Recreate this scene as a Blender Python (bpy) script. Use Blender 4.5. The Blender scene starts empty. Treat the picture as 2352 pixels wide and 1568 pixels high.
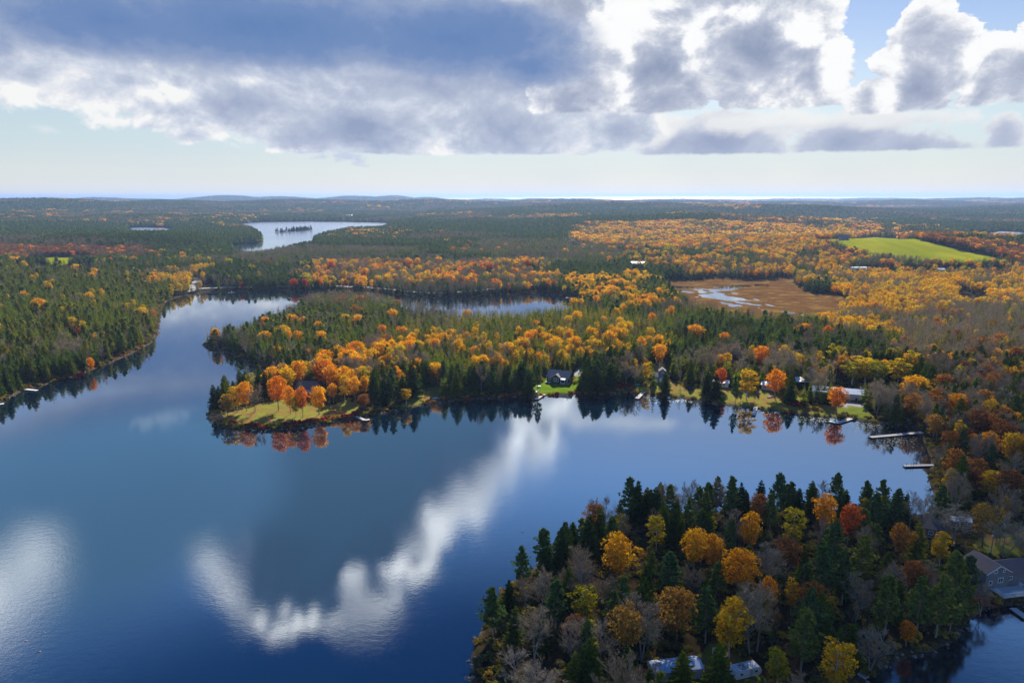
import bpy, math, random
import numpy as np
from mathutils import Vector, Matrix

scene = bpy.context.scene
COL = scene.collection
R = math.radians

# ----------------------------------------------------------------- camera
CAM_H = 100.0
PITCH = 12.04
SUN_AZ, SUN_EL = 13.0, 34.0
cam_d = bpy.data.cameras.new("camera")
cam_d.sensor_width = 36.0
cam_d.lens = 24.0
cam_d.clip_start = 1.0
cam_d.clip_end = 400000.0
cam = bpy.data.objects.new("camera", cam_d)
cam.rotation_mode = 'QUATERNION'
_q = Matrix.Rotation(R(90 - PITCH), 4, 'X') @ Matrix.Rotation(R(-0.10), 4, 'Z')
cam.rotation_quaternion = _q.to_quaternion()
cam.location = (0, 0, CAM_H)
COL.objects.link(cam)
scene.camera = cam

scene.view_settings.view_transform = 'Standard'
scene.view_settings.look = 'None'
scene.view_settings.gamma = 1.0
scene.view_settings.exposure = 0.9
scene.render.film_transparent = False
cy = scene.cycles
cy.use_denoising = True
try:
    cy.denoiser = 'OPENIMAGEDENOISE'
    cy.denoising_input_passes = 'RGB_ALBEDO_NORMAL'
    cy.denoising_prefilter = 'ACCURATE'
except Exception:
    pass
cy.max_bounces = 6
cy.diffuse_bounces = 2
cy.glossy_bounces = 3
cy.transmission_bounces = 4
cy.volume_bounces = 0
cy.transparent_max_bounces = 12
cy.caustics_reflective = False
cy.caustics_refractive = False
cy.sample_clamp_indirect = 4.0
cy.use_adaptive_sampling = False

# picture coordinates used for surveying: 2352 x 1568, focal 1568
FX, CX, CY_ = 1568.0, 1176.0, 784.0
_rot = np.array(cam.rotation_quaternion.to_matrix())
def ray(u, v):
    d = _rot @ np.array([(u - CX) / FX, -(v - CY_) / FX, -1.0])
    return d / np.linalg.norm(d)
def azel(u, v):
    d = ray(u, v)
    return math.degrees(math.atan2(d[0], d[1])), math.degrees(math.asin(d[2]))
def project(x, y, z):
    p = np.stack([x, y, np.asarray(z) - CAM_H], -1) @ _rot
    w = np.maximum(-p[..., 2], 1e-3)
    return CX + FX * p[..., 0] / w, CY_ - FX * p[..., 1] / w, w
# ----------------------------------------------------------------- sun + sky
sd = bpy.data.lights.new("sun", 'SUN')
sd.energy = 5.0
sd.angle = R(0.53)
sd.color = (1.0, 0.93, 0.82)
sun = bpy.data.objects.new("sun", sd)
sun.rotation_mode = 'XYZ'
sun.rotation_euler = (R(-(90 - SUN_EL)), 0, R(-SUN_AZ))      # light comes from beyond the lake, a little right
COL.objects.link(sun)

world = bpy.data.worlds.new("World")
scene.world = world
world.use_nodes = True
world.cycles.sampling_method = 'MANUAL'
world.cycles.sample_map_resolution = 512
WT = world.node_tree
WT.nodes.clear()

class NB:
    """tiny node-building helper"""
    def __init__(s, tree): s.t = tree
    def n(s, typ, **kw):
        nd = s.t.nodes.new(typ)
        for k, v in kw.items(): setattr(nd, k, v)
        return nd
    def put(s, sock, val):
        if hasattr(val, 'is_output') or isinstance(val, bpy.types.NodeSocket): s.t.links.new(val, sock)
        elif val is not None: sock.default_value = val
    def m(s, op, a, b=None, c=None, clamp=False):
        nd = s.n('ShaderNodeMath', operation=op, use_clamp=clamp)
        for i, x in enumerate((a, b, c)):
            if x is not None: s.put(nd.inputs[i], x)
        return nd.outputs[0]
    def v(s, op, a, b=None):
        nd = s.n('ShaderNodeVectorMath', operation=op)
        s.put(nd.inputs[0], a)
        if b is not None: s.put(nd.inputs[1], b)
        return nd.outputs['Value'] if op in ('LENGTH', 'DOT_PRODUCT') else nd.outputs[0]
    def ss(s, x, lo, hi, a=0.0, b=1.0):
        nd = s.n('ShaderNodeMapRange', interpolation_type='SMOOTHSTEP')
        s.put(nd.inputs[0], x); s.put(nd.inputs[1], lo); s.put(nd.inputs[2], hi); s.put(nd.inputs[3], a); s.put(nd.inputs[4], b)
        return nd.outputs[0]
    def lin(s, x, lo, hi, a=0.0, b=1.0):
        nd = s.n('ShaderNodeMapRange')
        s.put(nd.inputs[0], x); s.put(nd.inputs[1], lo); s.put(nd.inputs[2], hi); s.put(nd.inputs[3], a); s.put(nd.inputs[4], b)
        return nd.outputs[0]
    def mix(s, f, a, b, mode='MIX'):
        nd = s.n('ShaderNodeMix', data_type='RGBA', blend_type=mode)
        s.put(nd.inputs[0], f); s.put(nd.inputs[6], a); s.put(nd.inputs[7], b)
        return nd.outputs[2]
    def ramp(s, f, pts, interp='LINEAR'):
        nd = s.n('ShaderNodeValToRGB'); cr = nd.color_ramp; cr.interpolation = interp
        while len(cr.elements) < len(pts): cr.elements.new(0.5)
        for e, (p, c) in zip(cr.elements, pts): e.position = p; e.color = (*c, 1)
        s.put(nd.inputs[0], f); return nd.outputs[0]
    def noise(s, vec, scale, detail=6, rough=0.55, dist=0.0, lac=2.0, dim='3D'):
        nd = s.n('ShaderNodeTexNoise', noise_dimensions=dim)
        s.put(nd.inputs['Vector'], vec); nd.inputs['Scale'].default_value = scale
        nd.inputs['Detail'].default_value = detail; nd.inputs['Roughness'].default_value = rough
        nd.inputs['Distortion'].default_value = dist; nd.inputs['Lacunarity'].default_value = lac
        return nd.outputs[0]

W = NB(WT)
tc = W.n('ShaderNodeTexCoord')
sep = W.n('ShaderNodeSeparateXYZ'); WT.links.new(tc.outputs['Generated'], sep.inputs[0])
az = W.m('MULTIPLY', W.m('ARCTAN2', sep.outputs[0], sep.outputs[1]), 57.29578)
el = W.m('MULTIPLY', W.m('ARCSINE', sep.outputs[2]), 57.29578)
cmb = W.n('ShaderNodeCombineXYZ'); W.put(cmb.inputs[0], az); W.put(cmb.inputs[1], el)
P0 = cmb.outputs[0]
nv = W.v('MULTIPLY', P0, (1.0, 1.35, 1.0))
nA = W.noise(nv, 0.20, 10, 0.60, 0.25)                     # cauliflower
nB = W.noise(W.v('ADD', nv, (0.25, 1.0, 0.0)), 0.20, 7, 0.58, 0.25)   # the same, a step towards the sun
nL = W.noise(W.v('ADD', nv, (71.0, 13.0, 4.0)), 0.075, 4, 0.5)
nM = W.noise(W.v('ADD', nv, (17.0, 5.0, 7.0)), 0.13, 6, 0.55, 0.5)
nF = W.noise(W.v('ADD', nv, (31.0, 53.0, 9.0)), 0.8, 8, 0.66, 0.35)
relief = W.m('SUBTRACT', nA, nB)
A0 = W.m('SUBTRACT', nA, 0.5); L0 = W.m('SUBTRACT', nL, 0.5); F0 = W.m('SUBTRACT', nF, 0.5); M0 = W.m('SUBTRACT', nM, 0.5)

def field(ells, k=0.8):
    """ells: (u, v, ru, rv) in survey pixels -> depth (degrees) inside the union of ellipses"""
    out = None
    for e in ells:
        if len(e) == 5: a0, e0, ra, re = e[:4]
        else:
            u, v_, ru, rv = e
            a0, e0 = azel(u, v_)
            a1, _ = azel(u + ru, v_); _, e1 = azel(u, v_ - rv)
            ra, re = abs(a1 - a0), abs(e1 - e0)
        q = W.v('MULTIPLY', W.v('SUBTRACT', P0, (a0, e0, 0)), (1 / ra, 1 / re, 0))
        d = W.m('MULTIPLY_ADD', W.v('LENGTH', q), -min(ra, re), min(ra, re))
        out = d if out is None else W.m('SMOOTH_MAX', out, d, k)
    return out

SKYK = 10.0     # the background runs at strength 0.1
sky = W.n('ShaderNodeTexSky', sky_type='NISHITA')
sky.sun_disc = False
sky.sun_elevation = R(SUN_EL); sky.sun_rotation = R(SUN_AZ)
sky.altitude = 100; sky.air_density = 1.0; sky.dust_density = 0.6; sky.ozone_density = 3.0
base = sky.outputs[0]
# thin milky veil towards the horizon, deeper blue overhead
base = W.mix(W.ss(el, 4.0, 15.0, 0.0, 0.75), base, (3.3, 4.9, 8.4, 1))
base = W.mix(W.ss(el, 15.0, 27.0, 0.0, 0.85), base, (3.1, 7.2, 15.5, 1))
base = W.mix(W.ss(el, 22.0, 35.5, 0.0, 0.97), base, (0.05, 0.72, 3.3, 1))
veil = W.ss(el, 0.5, 13.5, 1.0, 0.0)
veil = W.m('MULTIPLY', veil, W.lin(nL, 0.3, 0.7, 0.85, 1.0))
hor = W.mix(W.ss(el, 0.0, 4.5), (7.9, 8.0, 7.7, 1), (6.2, 7.35, 7.9, 1))
base = W.mix(veil, base, hor)

cur = base
def layer(ells, ramp_pts, thick, mid=0.7, base_dark=0.0, bright=None, edge=0.35, aA=3.2, aL=0.0, aF=0.7, flat=None, flatw=0.25, opacity=1.0, rel=1.2, gain=1.0, k=0.8, edge_gate=None):
    global cur
    D = field(ells, k)
    Dn = W.m('MULTIPLY_ADD', A0, aA, D)
    Dn = W.m('MULTIPLY_ADD', F0, aF, Dn)
    if aL: Dn = W.m('MULTIPLY_ADD', L0, aL, Dn)
    al = W.ss(Dn, 0.0, edge)
    if flat is not None:
        fb = W.m('MULTIPLY_ADD', F0, 0.35, W.m('MULTIPLY_ADD', A0, 0.9, W.m('SUBTRACT', el, flat)))
        al = W.m('MULTIPLY', al, W.ss(fb, 0.0, flatw))
    if opacity != 1.0: al = W.m('MULTIPLY', al, opacity)
    t = W.m('MULTIPLY_ADD', relief, -rel, W.m('DIVIDE', Dn, thick))
    t = W.m('MULTIPLY_ADD', M0, mid, W.m('MULTIPLY_ADD', F0, 0.34, t))
    if bright: t = W.m('SUBTRACT', t, W.m('MULTIPLY', W.ss(W.m('MULTIPLY_ADD', A0, 3.0, field(bright, 0.5)), -0.3, 1.2), 0.75))
    if base_dark and flat is not None: t = W.m('ADD', t, W.ss(el, flat, flat + 3.2, base_dark, 0.0))
    t = W.m('MULTIPLY', t, 0.62)
    colr = W.ramp(t, ramp_pts, 'LINEAR')
    g = W.v('MULTIPLY', colr, (SKYK * gain,) * 3)
    cur = W.mix(al, cur, g)

def elv(u, v): return azel(u, v)[1]
WHITE = (1.0, 1.0, 1.0)
CUM = [(0.0, (0.98, 0.98, 0.98)), (0.10, (0.93, 0.935, 0.95)), (0.22, (0.72, 0.745, 0.81)), (0.40, (0.52, 0.565, 0.68)), (0.62, (0.40, 0.45, 0.58)), (1.0, (0.29, 0.345, 0.49))]
MID = [(0.0, (0.93, 0.93, 0.92)), (0.10, (0.80, 0.815, 0.86)), (0.24, (0.64, 0.69, 0.79)), (0.45, (0.49, 0.55, 0.68)), (0.7, (0.40, 0.46, 0.61)), (1.0, (0.30, 0.365, 0.53))]
DEK = [(0.0, (0.48, 0.54, 0.69)), (0.18, (0.29, 0.37, 0.56)), (0.40, (0.165, 0.265, 0.50)), (0.7, (0.125, 0.23, 0.475)), (1.0, (0.16, 0.27, 0.53))]
LOW = [(0.0, (0.9, 0.9, 0.88)), (0.14, (0.78, 0.80, 0.84)), (0.4, (0.52, 0.57, 0.70)), (0.7, (0.42, 0.475, 0.62)), (1.0, (0.34, 0.40, 0.56))]
# small low cumulus far off, right half
layer([(1640, 322, 200, 78), (1560, 330, 130, 50), (1930, 325, 140, 70), (2080, 335, 120, 40), (2180, 345, 70, 28), (2310, 300, 60, 70), (2290, 200, 90, 60), (1900, 285, 420, 26)],
      LOW, 1.5, flat=elv(1650, 357), aA=3.0, edge=0.5, base_dark=0.25)
layer([(1800, 278, 620, 34), (1500, 300, 60, 50), (1960, 290, 240, 14)], [(0, (0.92, 0.92, 0.9)), (1, (0.82, 0.85, 0.88))], 2.0, aA=2.4, edge=0.8, opacity=0.8)
# mid-grey deck, left and centre
layer([(1180, 290, 330, 100), (850, 285, 330, 100), (560, 235, 280, 85), (330, 195, 270, 75), (60, 175, 240, 75), (1010, 190, 700, 110), (400, 130, 600, 90), (330, 285, 130, 28), (430, 310, 60, 24), (1420, 290, 100, 70)],
      MID, 2.6, flat=elv(1000, 357), flatw=0.2, aA=3.2, aF=0.9, edge=0.45, rel=2.8, base_dark=0.25, mid=1.2, bright=[(400, 205, 120, 26), (330, 285, 120, 26), (40, 120, 70, 26), (40, 215, 60, 26), (720, 195, 120, 10), (640, 345, 300, 9), (470, 330, 90, 14)])
layer([(795, 358, 50, 24), (820, 375, 26, 16), (740, 362, 24, 10)], [(0, (0.62, 0.68, 0.8)), (1, (0.45, 0.52, 0.7))], 1.2, aA=2.4, aF=1.6, edge=0.5, opacity=0.9)
layer([(110, 298, 40, 14), (215, 275, 22, 10), (2080, 380, 24, 7), (1180, 405, 420, 4)], [(0, (0.9, 0.9, 0.9)), (1, (0.8, 0.83, 0.9))], 3, aA=1.4, edge=0.8, opacity=0.7)
# big bright cumulus wall, centre right
layer([(1350, 190, 150, 170), (1520, 160, 150, 150), (1750, 110, 200, 160), (1850, 180, 120, 90), (1620, 30, 300, 90), (1300, 40, 160, 140), (1440, 290, 100, 50), (1960, 230, 60, 40)],
      CUM, 3.0, aA=3.8, aF=1.3, flat=elv(1650, 258), rel=3.4, edge=0.26, base_dark=0.30, mid=1.2, bright=[(1385, 170, 85, 170), (1300, 295, 130, 30), (1640, 30, 200, 30), (1460, 20, 160, 50), (1590, 90, 40, 90), (1830, 70, 60, 60), (1570, 150, 26, 60), (1910, 170, 50, 60), (1460, 40, 120, 40)])
layer([(2125, 60, 80, 80), (2090, 110, 95, 70), (2160, 110, 90, 80), (2110, 200, 110, 80), (2030, 150, 40, 36), (1990, 225, 60, 50), (2290, 130, 70, 55), (2350, 150, 70, 80), (2250, 210, 70, 90), (2330, 240, 60, 80)],
      CUM, 2.3, aA=4.2, aF=1.5, flat=elv(2120, 258), rel=2.8, edge=0.2, base_dark=0.25, mid=0.9, bright=[(2040, 210, 40, 60), (2225, 200, 34, 90), (2060, 110, 30, 30), (2300, 90, 90, 30), (2210, 290, 50, 16)])
# blue-grey roof of cloud, upper left, running out of frame overhead
layer([(640, 60, 560, 135), (250, 50, 420, 120), (1050, 90, 330, 130), (1220, 150, 160, 80), (-300, 60, 500, 130), (500, -150, 900, 200)],
      DEK, 3.2, aA=1.6, aL=2.0, aF=0.35, edge=1.3, rel=0.7, mid=0.35)
# what only the lake shows: the deck goes on overhead and ends in a silver rim
GL = [(0.0, (0.8, 0.82, 0.85)), (0.03, (1, 1, 1)), (0.15, (0.78, 0.8, 0.83)), (0.24, (0.075, 0.115, 0.215)), (0.45, (0.04, 0.078, 0.14)), (1.0, (0.04, 0.088, 0.155))]
layer([(-16.0, 21.0, 15.0, 10.5, 0), (-8.0, 18.0, 12.0, 8.0, 0), (-16.5, 28.0, 8.5, 6.5, 0), (-1.0, 17.0, 6.0, 5.5, 0)],
      GL, 3.4, aA=6.0, aL=3.5, aF=3.6, edge=0.15, rel=3.0, gain=2.9, k=1.6, flat=15.5, flatw=2.5, mid=1.6, bright=[(-14.5, 30.5, 2.2, 1.6, 0), (-7.5, 26.5, 1.4, 1.4, 0), (-5.5, 22.0, 1.6, 0.9, 0), (0.0, 19.0, 1.6, 0.9, 0)])
layer([(-33.5, 20.0, 17.0, 10.0, 0), (-44.0, 18.0, 14.0, 8.0, 0)], [(0.0, (0.045, 0.10, 0.175)), (1.0, (0.038, 0.088, 0.155))], 4.0, aA=3.0, aL=2.0, edge=3.0, gain=4.0, flat=14.5, flatw=3.0)
layer([(8.0, 18.6, 9.0, 1.0, 0), (3.0, 17.8, 5.0, 1.6, 0)], [(0.0, (0.5, 0.55, 0.62)), (1.0, (0.8, 0.82, 0.85))], 1.0, aA=2.0, edge=1.0, gain=1.9, opacity=0.75)
layer([(-41.5, 26.0, 6.0, 3.2, 0), (-37.5, 24.5, 3.0, 2.6, 0)], [(0.0, (0.5, 0.55, 0.58)), (1.0, (1, 1, 1))], 2.0, aA=3.0, edge=2.4, gain=3.2, opacity=0.85)
bg = W.n('ShaderNodeBackground'); bg.inputs[1].default_value = 0.0537      # with exposure +0.9
W.put(bg.inputs[0], cur)
wo = W.n('ShaderNodeOutputWorld'); WT.links.new(bg.outputs[0], wo.inputs[0])
# ----------------------------------------------------------------- land form
rng = np.random.default_rng(7)

_perm = np.random.default_rng(11).random((64, 64))
def vnoise(x, y, s, seed=0):
    x = np.asarray(x) / s + seed * 7.31; y = np.asarray(y) / s + seed * 3.17
    xi = np.floor(x).astype(int); yi = np.floor(y).astype(int)
    fx = x - xi; fy = y - yi
    fx = fx * fx * (3 - 2 * fx); fy = fy * fy * (3 - 2 * fy)
    g = lambda a, b: _perm[a % 64, b % 64]
    return (g(xi, yi) * (1 - fx) + g(xi + 1, yi) * fx) * (1 - fy) + (g(xi, yi + 1) * (1 - fx) + g(xi + 1, yi + 1) * fx) * fy
def fbm(x, y, s, o=4, seed=0):
    r = 0.0; a = 0.5; t = 0
    for i in range(o):
        r = r + a * vnoise(x, y, s / 2 ** i, seed + i); t += a; a *= 0.5
    return r / t

def Gz(u, v, z=0.0):
    d = ray(u, v); t = (z - CAM_H) / d[2]
    return d[0] * t, d[1] * t

# distant ridges: (azimuth deg, distance, half-width azimuth deg, half-depth, height)
def aa(u): return azel(u, 470)[0]
RIDGES = []
for (u, v, wu, dist, dep) in [
    (-250, 462, 420, 4700, 900), (120, 461, 260, 4600, 700), (380, 460.5, 260, 4800, 700), (700, 459.5, 300, 5000, 700),
    (980, 462, 260, 5000, 650), (1240, 464, 220, 5600, 650), (1500, 462, 260, 6400, 700), (1780, 463, 260, 6500, 800),
    (1290, 461.5, 180, 8200, 900),
    (-100, 455.5, 300, 9500, 900), (240, 456, 200, 9200, 900), (530, 450.5, 120, 9600, 800), (640, 451.5, 110, 9600, 800), (800, 453.6, 110, 9600, 800),
    (905, 453.2, 70, 9600, 800), (985, 454, 55, 9600, 800), (1130, 457, 90, 9600, 800), (1225, 457.5, 70, 9900, 800), (1340, 457, 60, 10500, 700),
    (1530, 455.5, 50, 13500, 900), (1620, 457, 220, 13000, 900), (1850, 456, 160, 12500, 900), (2020, 455.5, 160, 12500, 900),
    (2230, 455.5, 180, 10500, 1200), (2420, 453.5, 200, 9500, 1500), (2100, 461, 260, 7000, 900), (2380, 470, 200, 5200, 800)]:
    a, _ = azel(u, v); a1, _ = azel(u + wu, v)
    e = azel(u, v)[1]
    RIDGES.append((a, dist, abs(a1 - a), dep, max(CAM_H + dist * math.tan(R(e)) - 14.0, 8.0)))
# nearer hills: (u, v at foot, radius x, radius y, height)
HILLS = []
for (u, v, rx, ry, h) in [(2090, 590, 330, 210, 24), (1600, 528, 420, 260, 22), (1400, 494, 600, 420, 34), (1850, 500, 500, 300, 28),
                          (380, 572, 260, 170, 17), (700, 548, 0, 0, 0), (1350, 700, 110, 60, 6), (180, 640, 170, 110, 9), (100, 760, 90, 90, 7), (2400, 600, 0, 0, 0)]:
    if h: HILLS.append((*Gz(u, v), rx, ry, h))

def hills(x, y):
    x = np.asarray(x, float); y = np.asarray(y, float)
    r = np.hypot(x, y); a = np.degrees(np.arctan2(x, y)); z = np.zeros_like(r)
    far = np.zeros_like(r)
    for (a0, d0, aw, dw, h) in RIDGES:
        far = np.maximum(far, h * np.exp(-((a - a0) / aw) ** 2 * 0.9) * np.exp(-((r - d0) / dw) ** 2))
    z = z + far
    for (hx, hy, rx, ry, h) in HILLS:
        z = z + h * np.exp(-(((x - hx) / rx) ** 2 + ((y - hy) / ry) ** 2))
    k = np.clip((r - 900) / 2500, 0, 1)
    z = z + k * (fbm(x, y, 1100, 3, 5) - 0.42).clip(0) * 60
    return z

def G(u, v):
    """where the sight line through survey pixel (u, v) meets the land (hills included)"""
    d = ray(u, v)
    t = 60.0
    while t < 30000:
        p = d * t
        if p[2] + CAM_H <= float(hills(p[0], p[1])): break
        t *= 1.004
    lo, hi = t / 1.004, t
    for _ in range(12):
        mid = (lo + hi) / 2; p = d * mid
        if p[2] + CAM_H <= float(hills(p[0], p[1])): hi = mid
        else: lo = mid
    p = d * hi
    return p[0], p[1]

# ----------------------------------------------------------------- waters (shore lines surveyed on the z = 0 plane)
LAKE = [(-400, 985), (-120, 950), (0, 924), (50, 897), (100, 884), (180, 862), (250, 834), (300, 812), (345, 790), (362, 760), (366, 730), (372, 706), (384, 690), (420, 680),
        (470, 671), (560, 668), (700, 667), (800, 666), (862, 669), (920, 680), (985, 685), (1060, 684), (1110, 681), (1180, 678), (1250, 672), (1300, 680), (1330, 697), (1325, 715),
        (1280, 731), (1180, 738), (1060, 740), (960, 730), (890, 710), (850, 699), (760, 695), (712, 704), (676, 720), (640, 738), (590, 760), (540, 776), (480, 784), (461, 792), (475, 800),
        (515, 806), (540, 818), (575, 838), (620, 854), (670, 862), (720, 872), (690, 880), (600, 890), (535, 905), (492, 925), (476, 950), (482, 968), (520, 982), (600, 988), (680, 984), (760, 972), (830, 957),
        (880, 951), (940, 938), (1000, 925), (1100, 916), (1200, 912), (1300, 908), (1400, 905), (1480, 905), (1560, 914), (1640, 927), (1740, 940), (1850, 954), (1960, 966), (2050, 976),
        (2100, 982), (2118, 1002), (2128, 1030), (2140, 1055), (2136, 1080), (2136, 1110), (2154, 1145), (2166, 1168), (2140, 1180), (2050, 1180), (1920, 1170), (1800, 1170), (1680, 1174), (1560, 1180), (1455, 1176),
        (1400, 1205), (1330, 1245), (1270, 1276), (1195, 1322), (1146, 1372), (1105, 1440), (1084, 1500), (1076, 1560), (1100, 1640), (1150, 1700), (1300, 1760), (1500, 1800), (1700, 1850), (1900, 2000), (-900, 2000), (-1400, 1300)]
POND = [(1900, 1700), (1955, 1590), (2010, 1545), (2070, 1520), (2140, 1498), (2200, 1470), (2228, 1425), (2262, 1400), (2310, 1392), (2400, 1384), (2600, 1380), (2800, 1600), (2500, 1850), (2100, 1850)]
FAR = [(548, 514), (600, 510), (720, 509), (800, 510), (890, 512), (889, 528), (850, 533), (800, 533), (755, 542), (722, 552), (716, 566), (700, 572), (650, 580), (600, 588), (556, 592), (540, 590), (534, 572), (520, 564),
       (560, 560), (602, 556), (601, 545), (585, 532), (560, 526)]
STRIP = [(288, 524), (320, 522), (378, 523), (402, 528), (380, 542), (310, 543)]
EAST = [(2195, 540), (2260, 536), (2300, 531), (2352, 534), (2600, 540), (2700, 556), (2500, 575), (2352, 570), (2290, 564), (2225, 556)]
BROOK = [(2196, 678), (2215, 672), (2245, 676), (2264, 684), (2262, 706), (2225, 712), (2205, 696)]
WATERS = [np.array([Gz(u, v) for u, v in P]) for P in (LAKE, POND, FAR, STRIP, EAST, BROOK)]
# marsh channels: polylines with half widths (metres)
CHAN = [[(1546, 659, 9), (1580, 661, 11), (1612, 664, 13), (1640, 668, 12), (1652, 676, 11), (1640, 682, 12), (1668, 688, 10), (1700, 694, 8), (1740, 700, 7), (1768, 703, 5)],
        [(1640, 669, 11), (1668, 660, 10), (1700, 657, 8), (1745, 655, 5)], [(1652, 680, 9), (1690, 683, 7), (1710, 690, 6)],
        [(1560, 666, 5), (1600, 672, 7), (1640, 681, 6)], [(1660, 694, 3), (1700, 703, 3), (1735, 706, 2)], [(1760, 716, 1.5), (1800, 717, 2), (1840, 719, 1.5)]]
CHAN = [[(*Gz(u, v), w) for u, v, w in c] for c in CHAN]

def poly_sd(x, y, P):
    """signed distance, positive outside the polygon"""
    best = np.full(x.shape, 1e18); ins = np.zeros(x.shape, bool)
    A = P; B = np.roll(P, -1, 0)
    for (ax, ay), (bx, by) in zip(A, B):
        dx, dy = bx - ax, by - ay
        t = ((x - ax) * dx + (y - ay) * dy) / max(dx * dx + dy * dy, 1e-9)
        t = np.clip(t, 0, 1)
        best = np.minimum(best, (x - ax - t * dx) ** 2 + (y - ay - t * dy) ** 2)
        c = (ay > y) != (by > y)
        if c.any():
            with np.errstate(divide='ignore', invalid='ignore'):
                xi = ax + (y - ay) * dx / (dy if dy != 0 else 1e-9)
            ins ^= c & (x < xi)
    d = np.sqrt(best)
    return np.where(ins, -d, d)
def line_sd(x, y, L):
    best = np.full(x.shape, 1e9)
    for (ax, ay, aw), (bx, by, bw) in zip(L[:-1], L[1:]):
        dx, dy = bx - ax, by - ay
        t = np.clip(((x - ax) * dx + (y - ay) * dy) / (dx * dx + dy * dy), 0, 1)
        best = np.minimum(best, np.hypot(x - ax - t * dx, y - ay - t * dy) - (aw + t * (bw - aw)))
    return best
def shore_sd(x, y):
    x = np.asarray(x, float); y = np.asarray(y, float)
    r = np.hypot(x, y)
    s = np.full(x.shape, 1e9)
    for P in WATERS:
        cx, cy2 = P.mean(0); rad = np.hypot(P[:, 0] - cx, P[:, 1] - cy2).max() + 160
        m = np.hypot(x - cx, y - cy2) < rad
        if m.any():
            s[m] = np.minimum(s[m], poly_sd(x[m], y[m], P))
    amp = np.clip(r / 500, 0.5, 3.0)
    s = s + amp * (1.9 * (fbm(x, y, 14, 3, 2) - 0.5) + 2.2 * (fbm(x, y, 45, 2, 9) - 0.5))
    return s
ISL = [((650, 533), 34, 7, 1.6), ((690, 530), 26, 14, 3.0), ((668, 531), 18, 8, 1.6), ((706, 528), 18, 12, 2.6)]
ISL = [(*Gz(*p), rx, ry, h) for p, rx, ry, h in ISL]
MARSH = np.array([Gz(u, v) for u, v in [(1520, 645), (1600, 642), (1700, 643), (1790, 644), (1830, 660), (1905, 680), (1940, 705), (1945, 735), (1860, 758), (1740, 757), (1650, 742), (1590, 715), (1535, 685)]])

def ground(x, y, s=None):
    x = np.asarray(x, float); y = np.asarray(y, float)
    if s is None: s = shore_sd(x, y)
    r = np.hypot(x, y)
    h = np.where(s > 0, 0.55 * (1 - np.exp(-s / 1.2)) + 1.8 * (1 - np.exp(-s / 22)), np.maximum(s * 0.35, -3.0))
    inl = 1 - np.exp(-np.clip(s, 0, None) / 120)
    h = h + inl * (fbm(x, y, 130, 4, 3) - 0.3) * np.clip(r / 500, 0.5, 1.6) * 7
    h = h + hills(x, y) * (1 - np.exp(-np.clip(s, 0, None) / 90))
    for (ix, iy, rx, ry, ih) in ISL:
        q = np.clip(1 - ((x - ix) / rx) ** 2 - ((y - iy) / ry) ** 2, 0, 1)
        h = np.where(q > 0, np.maximum(h, -0.5 + ih * q), h)
    # marsh flat
    m = (np.abs(x - MARSH[:, 0].mean()) < 220) & (np.abs(y - MARSH[:, 1].mean()) < 260)
    if m.any():
        ms = poly_sd(x[m], y[m], MARSH)
        k = 1 / (1 + np.exp(np.clip(ms / 5, -30, 30)))
        hm = 0.22 + 0.25 * (fbm(x[m], y[m], 9, 3, 4) - 0.5)
        cs = np.full(ms.shape, 1e9)
        for c in CHAN: cs = np.minimum(cs, line_sd(x[m], y[m], c))
        cs = cs + 1.5 + 34 * (fbm(x[m], y[m] * 0.6, 8, 3, 6) - 0.5)
        hm = np.where(cs < 4, np.minimum(hm, cs * 0.14 - 0.05 + 0.25 * (fbm(x[m], y[m], 7, 2, 8) - 0.5)), hm)
        h[m] = h[m] * (1 - k) + hm * k
    # the sea coast
    a = np.degrees(np.arctan2(x, y))
    coast = 14500 + 900 * np.sin(a * 0.35 + 1.0) + 700 * np.sin(a * 0.9) + 2500 * (fbm(a * 10, r * 0.02, 40, 4, 1) - 0.5)
    front = np.abs(a) < 100
    h = np.where(front & (r > coast), np.maximum(-6, (coast - r) * 0.02) , h)
    inlet = np.exp(-((r - 11800) / 260) ** 2 - ((a - aa(1680)) / 3.5) ** 2) + np.exp(-((r - 11300) / 240) ** 2 - ((a - aa(1440)) / 1.6) ** 2)
    h = np.where(inlet > 0.35, np.minimum(h, -2 + (0.6 - inlet)), h)
    return h

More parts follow.
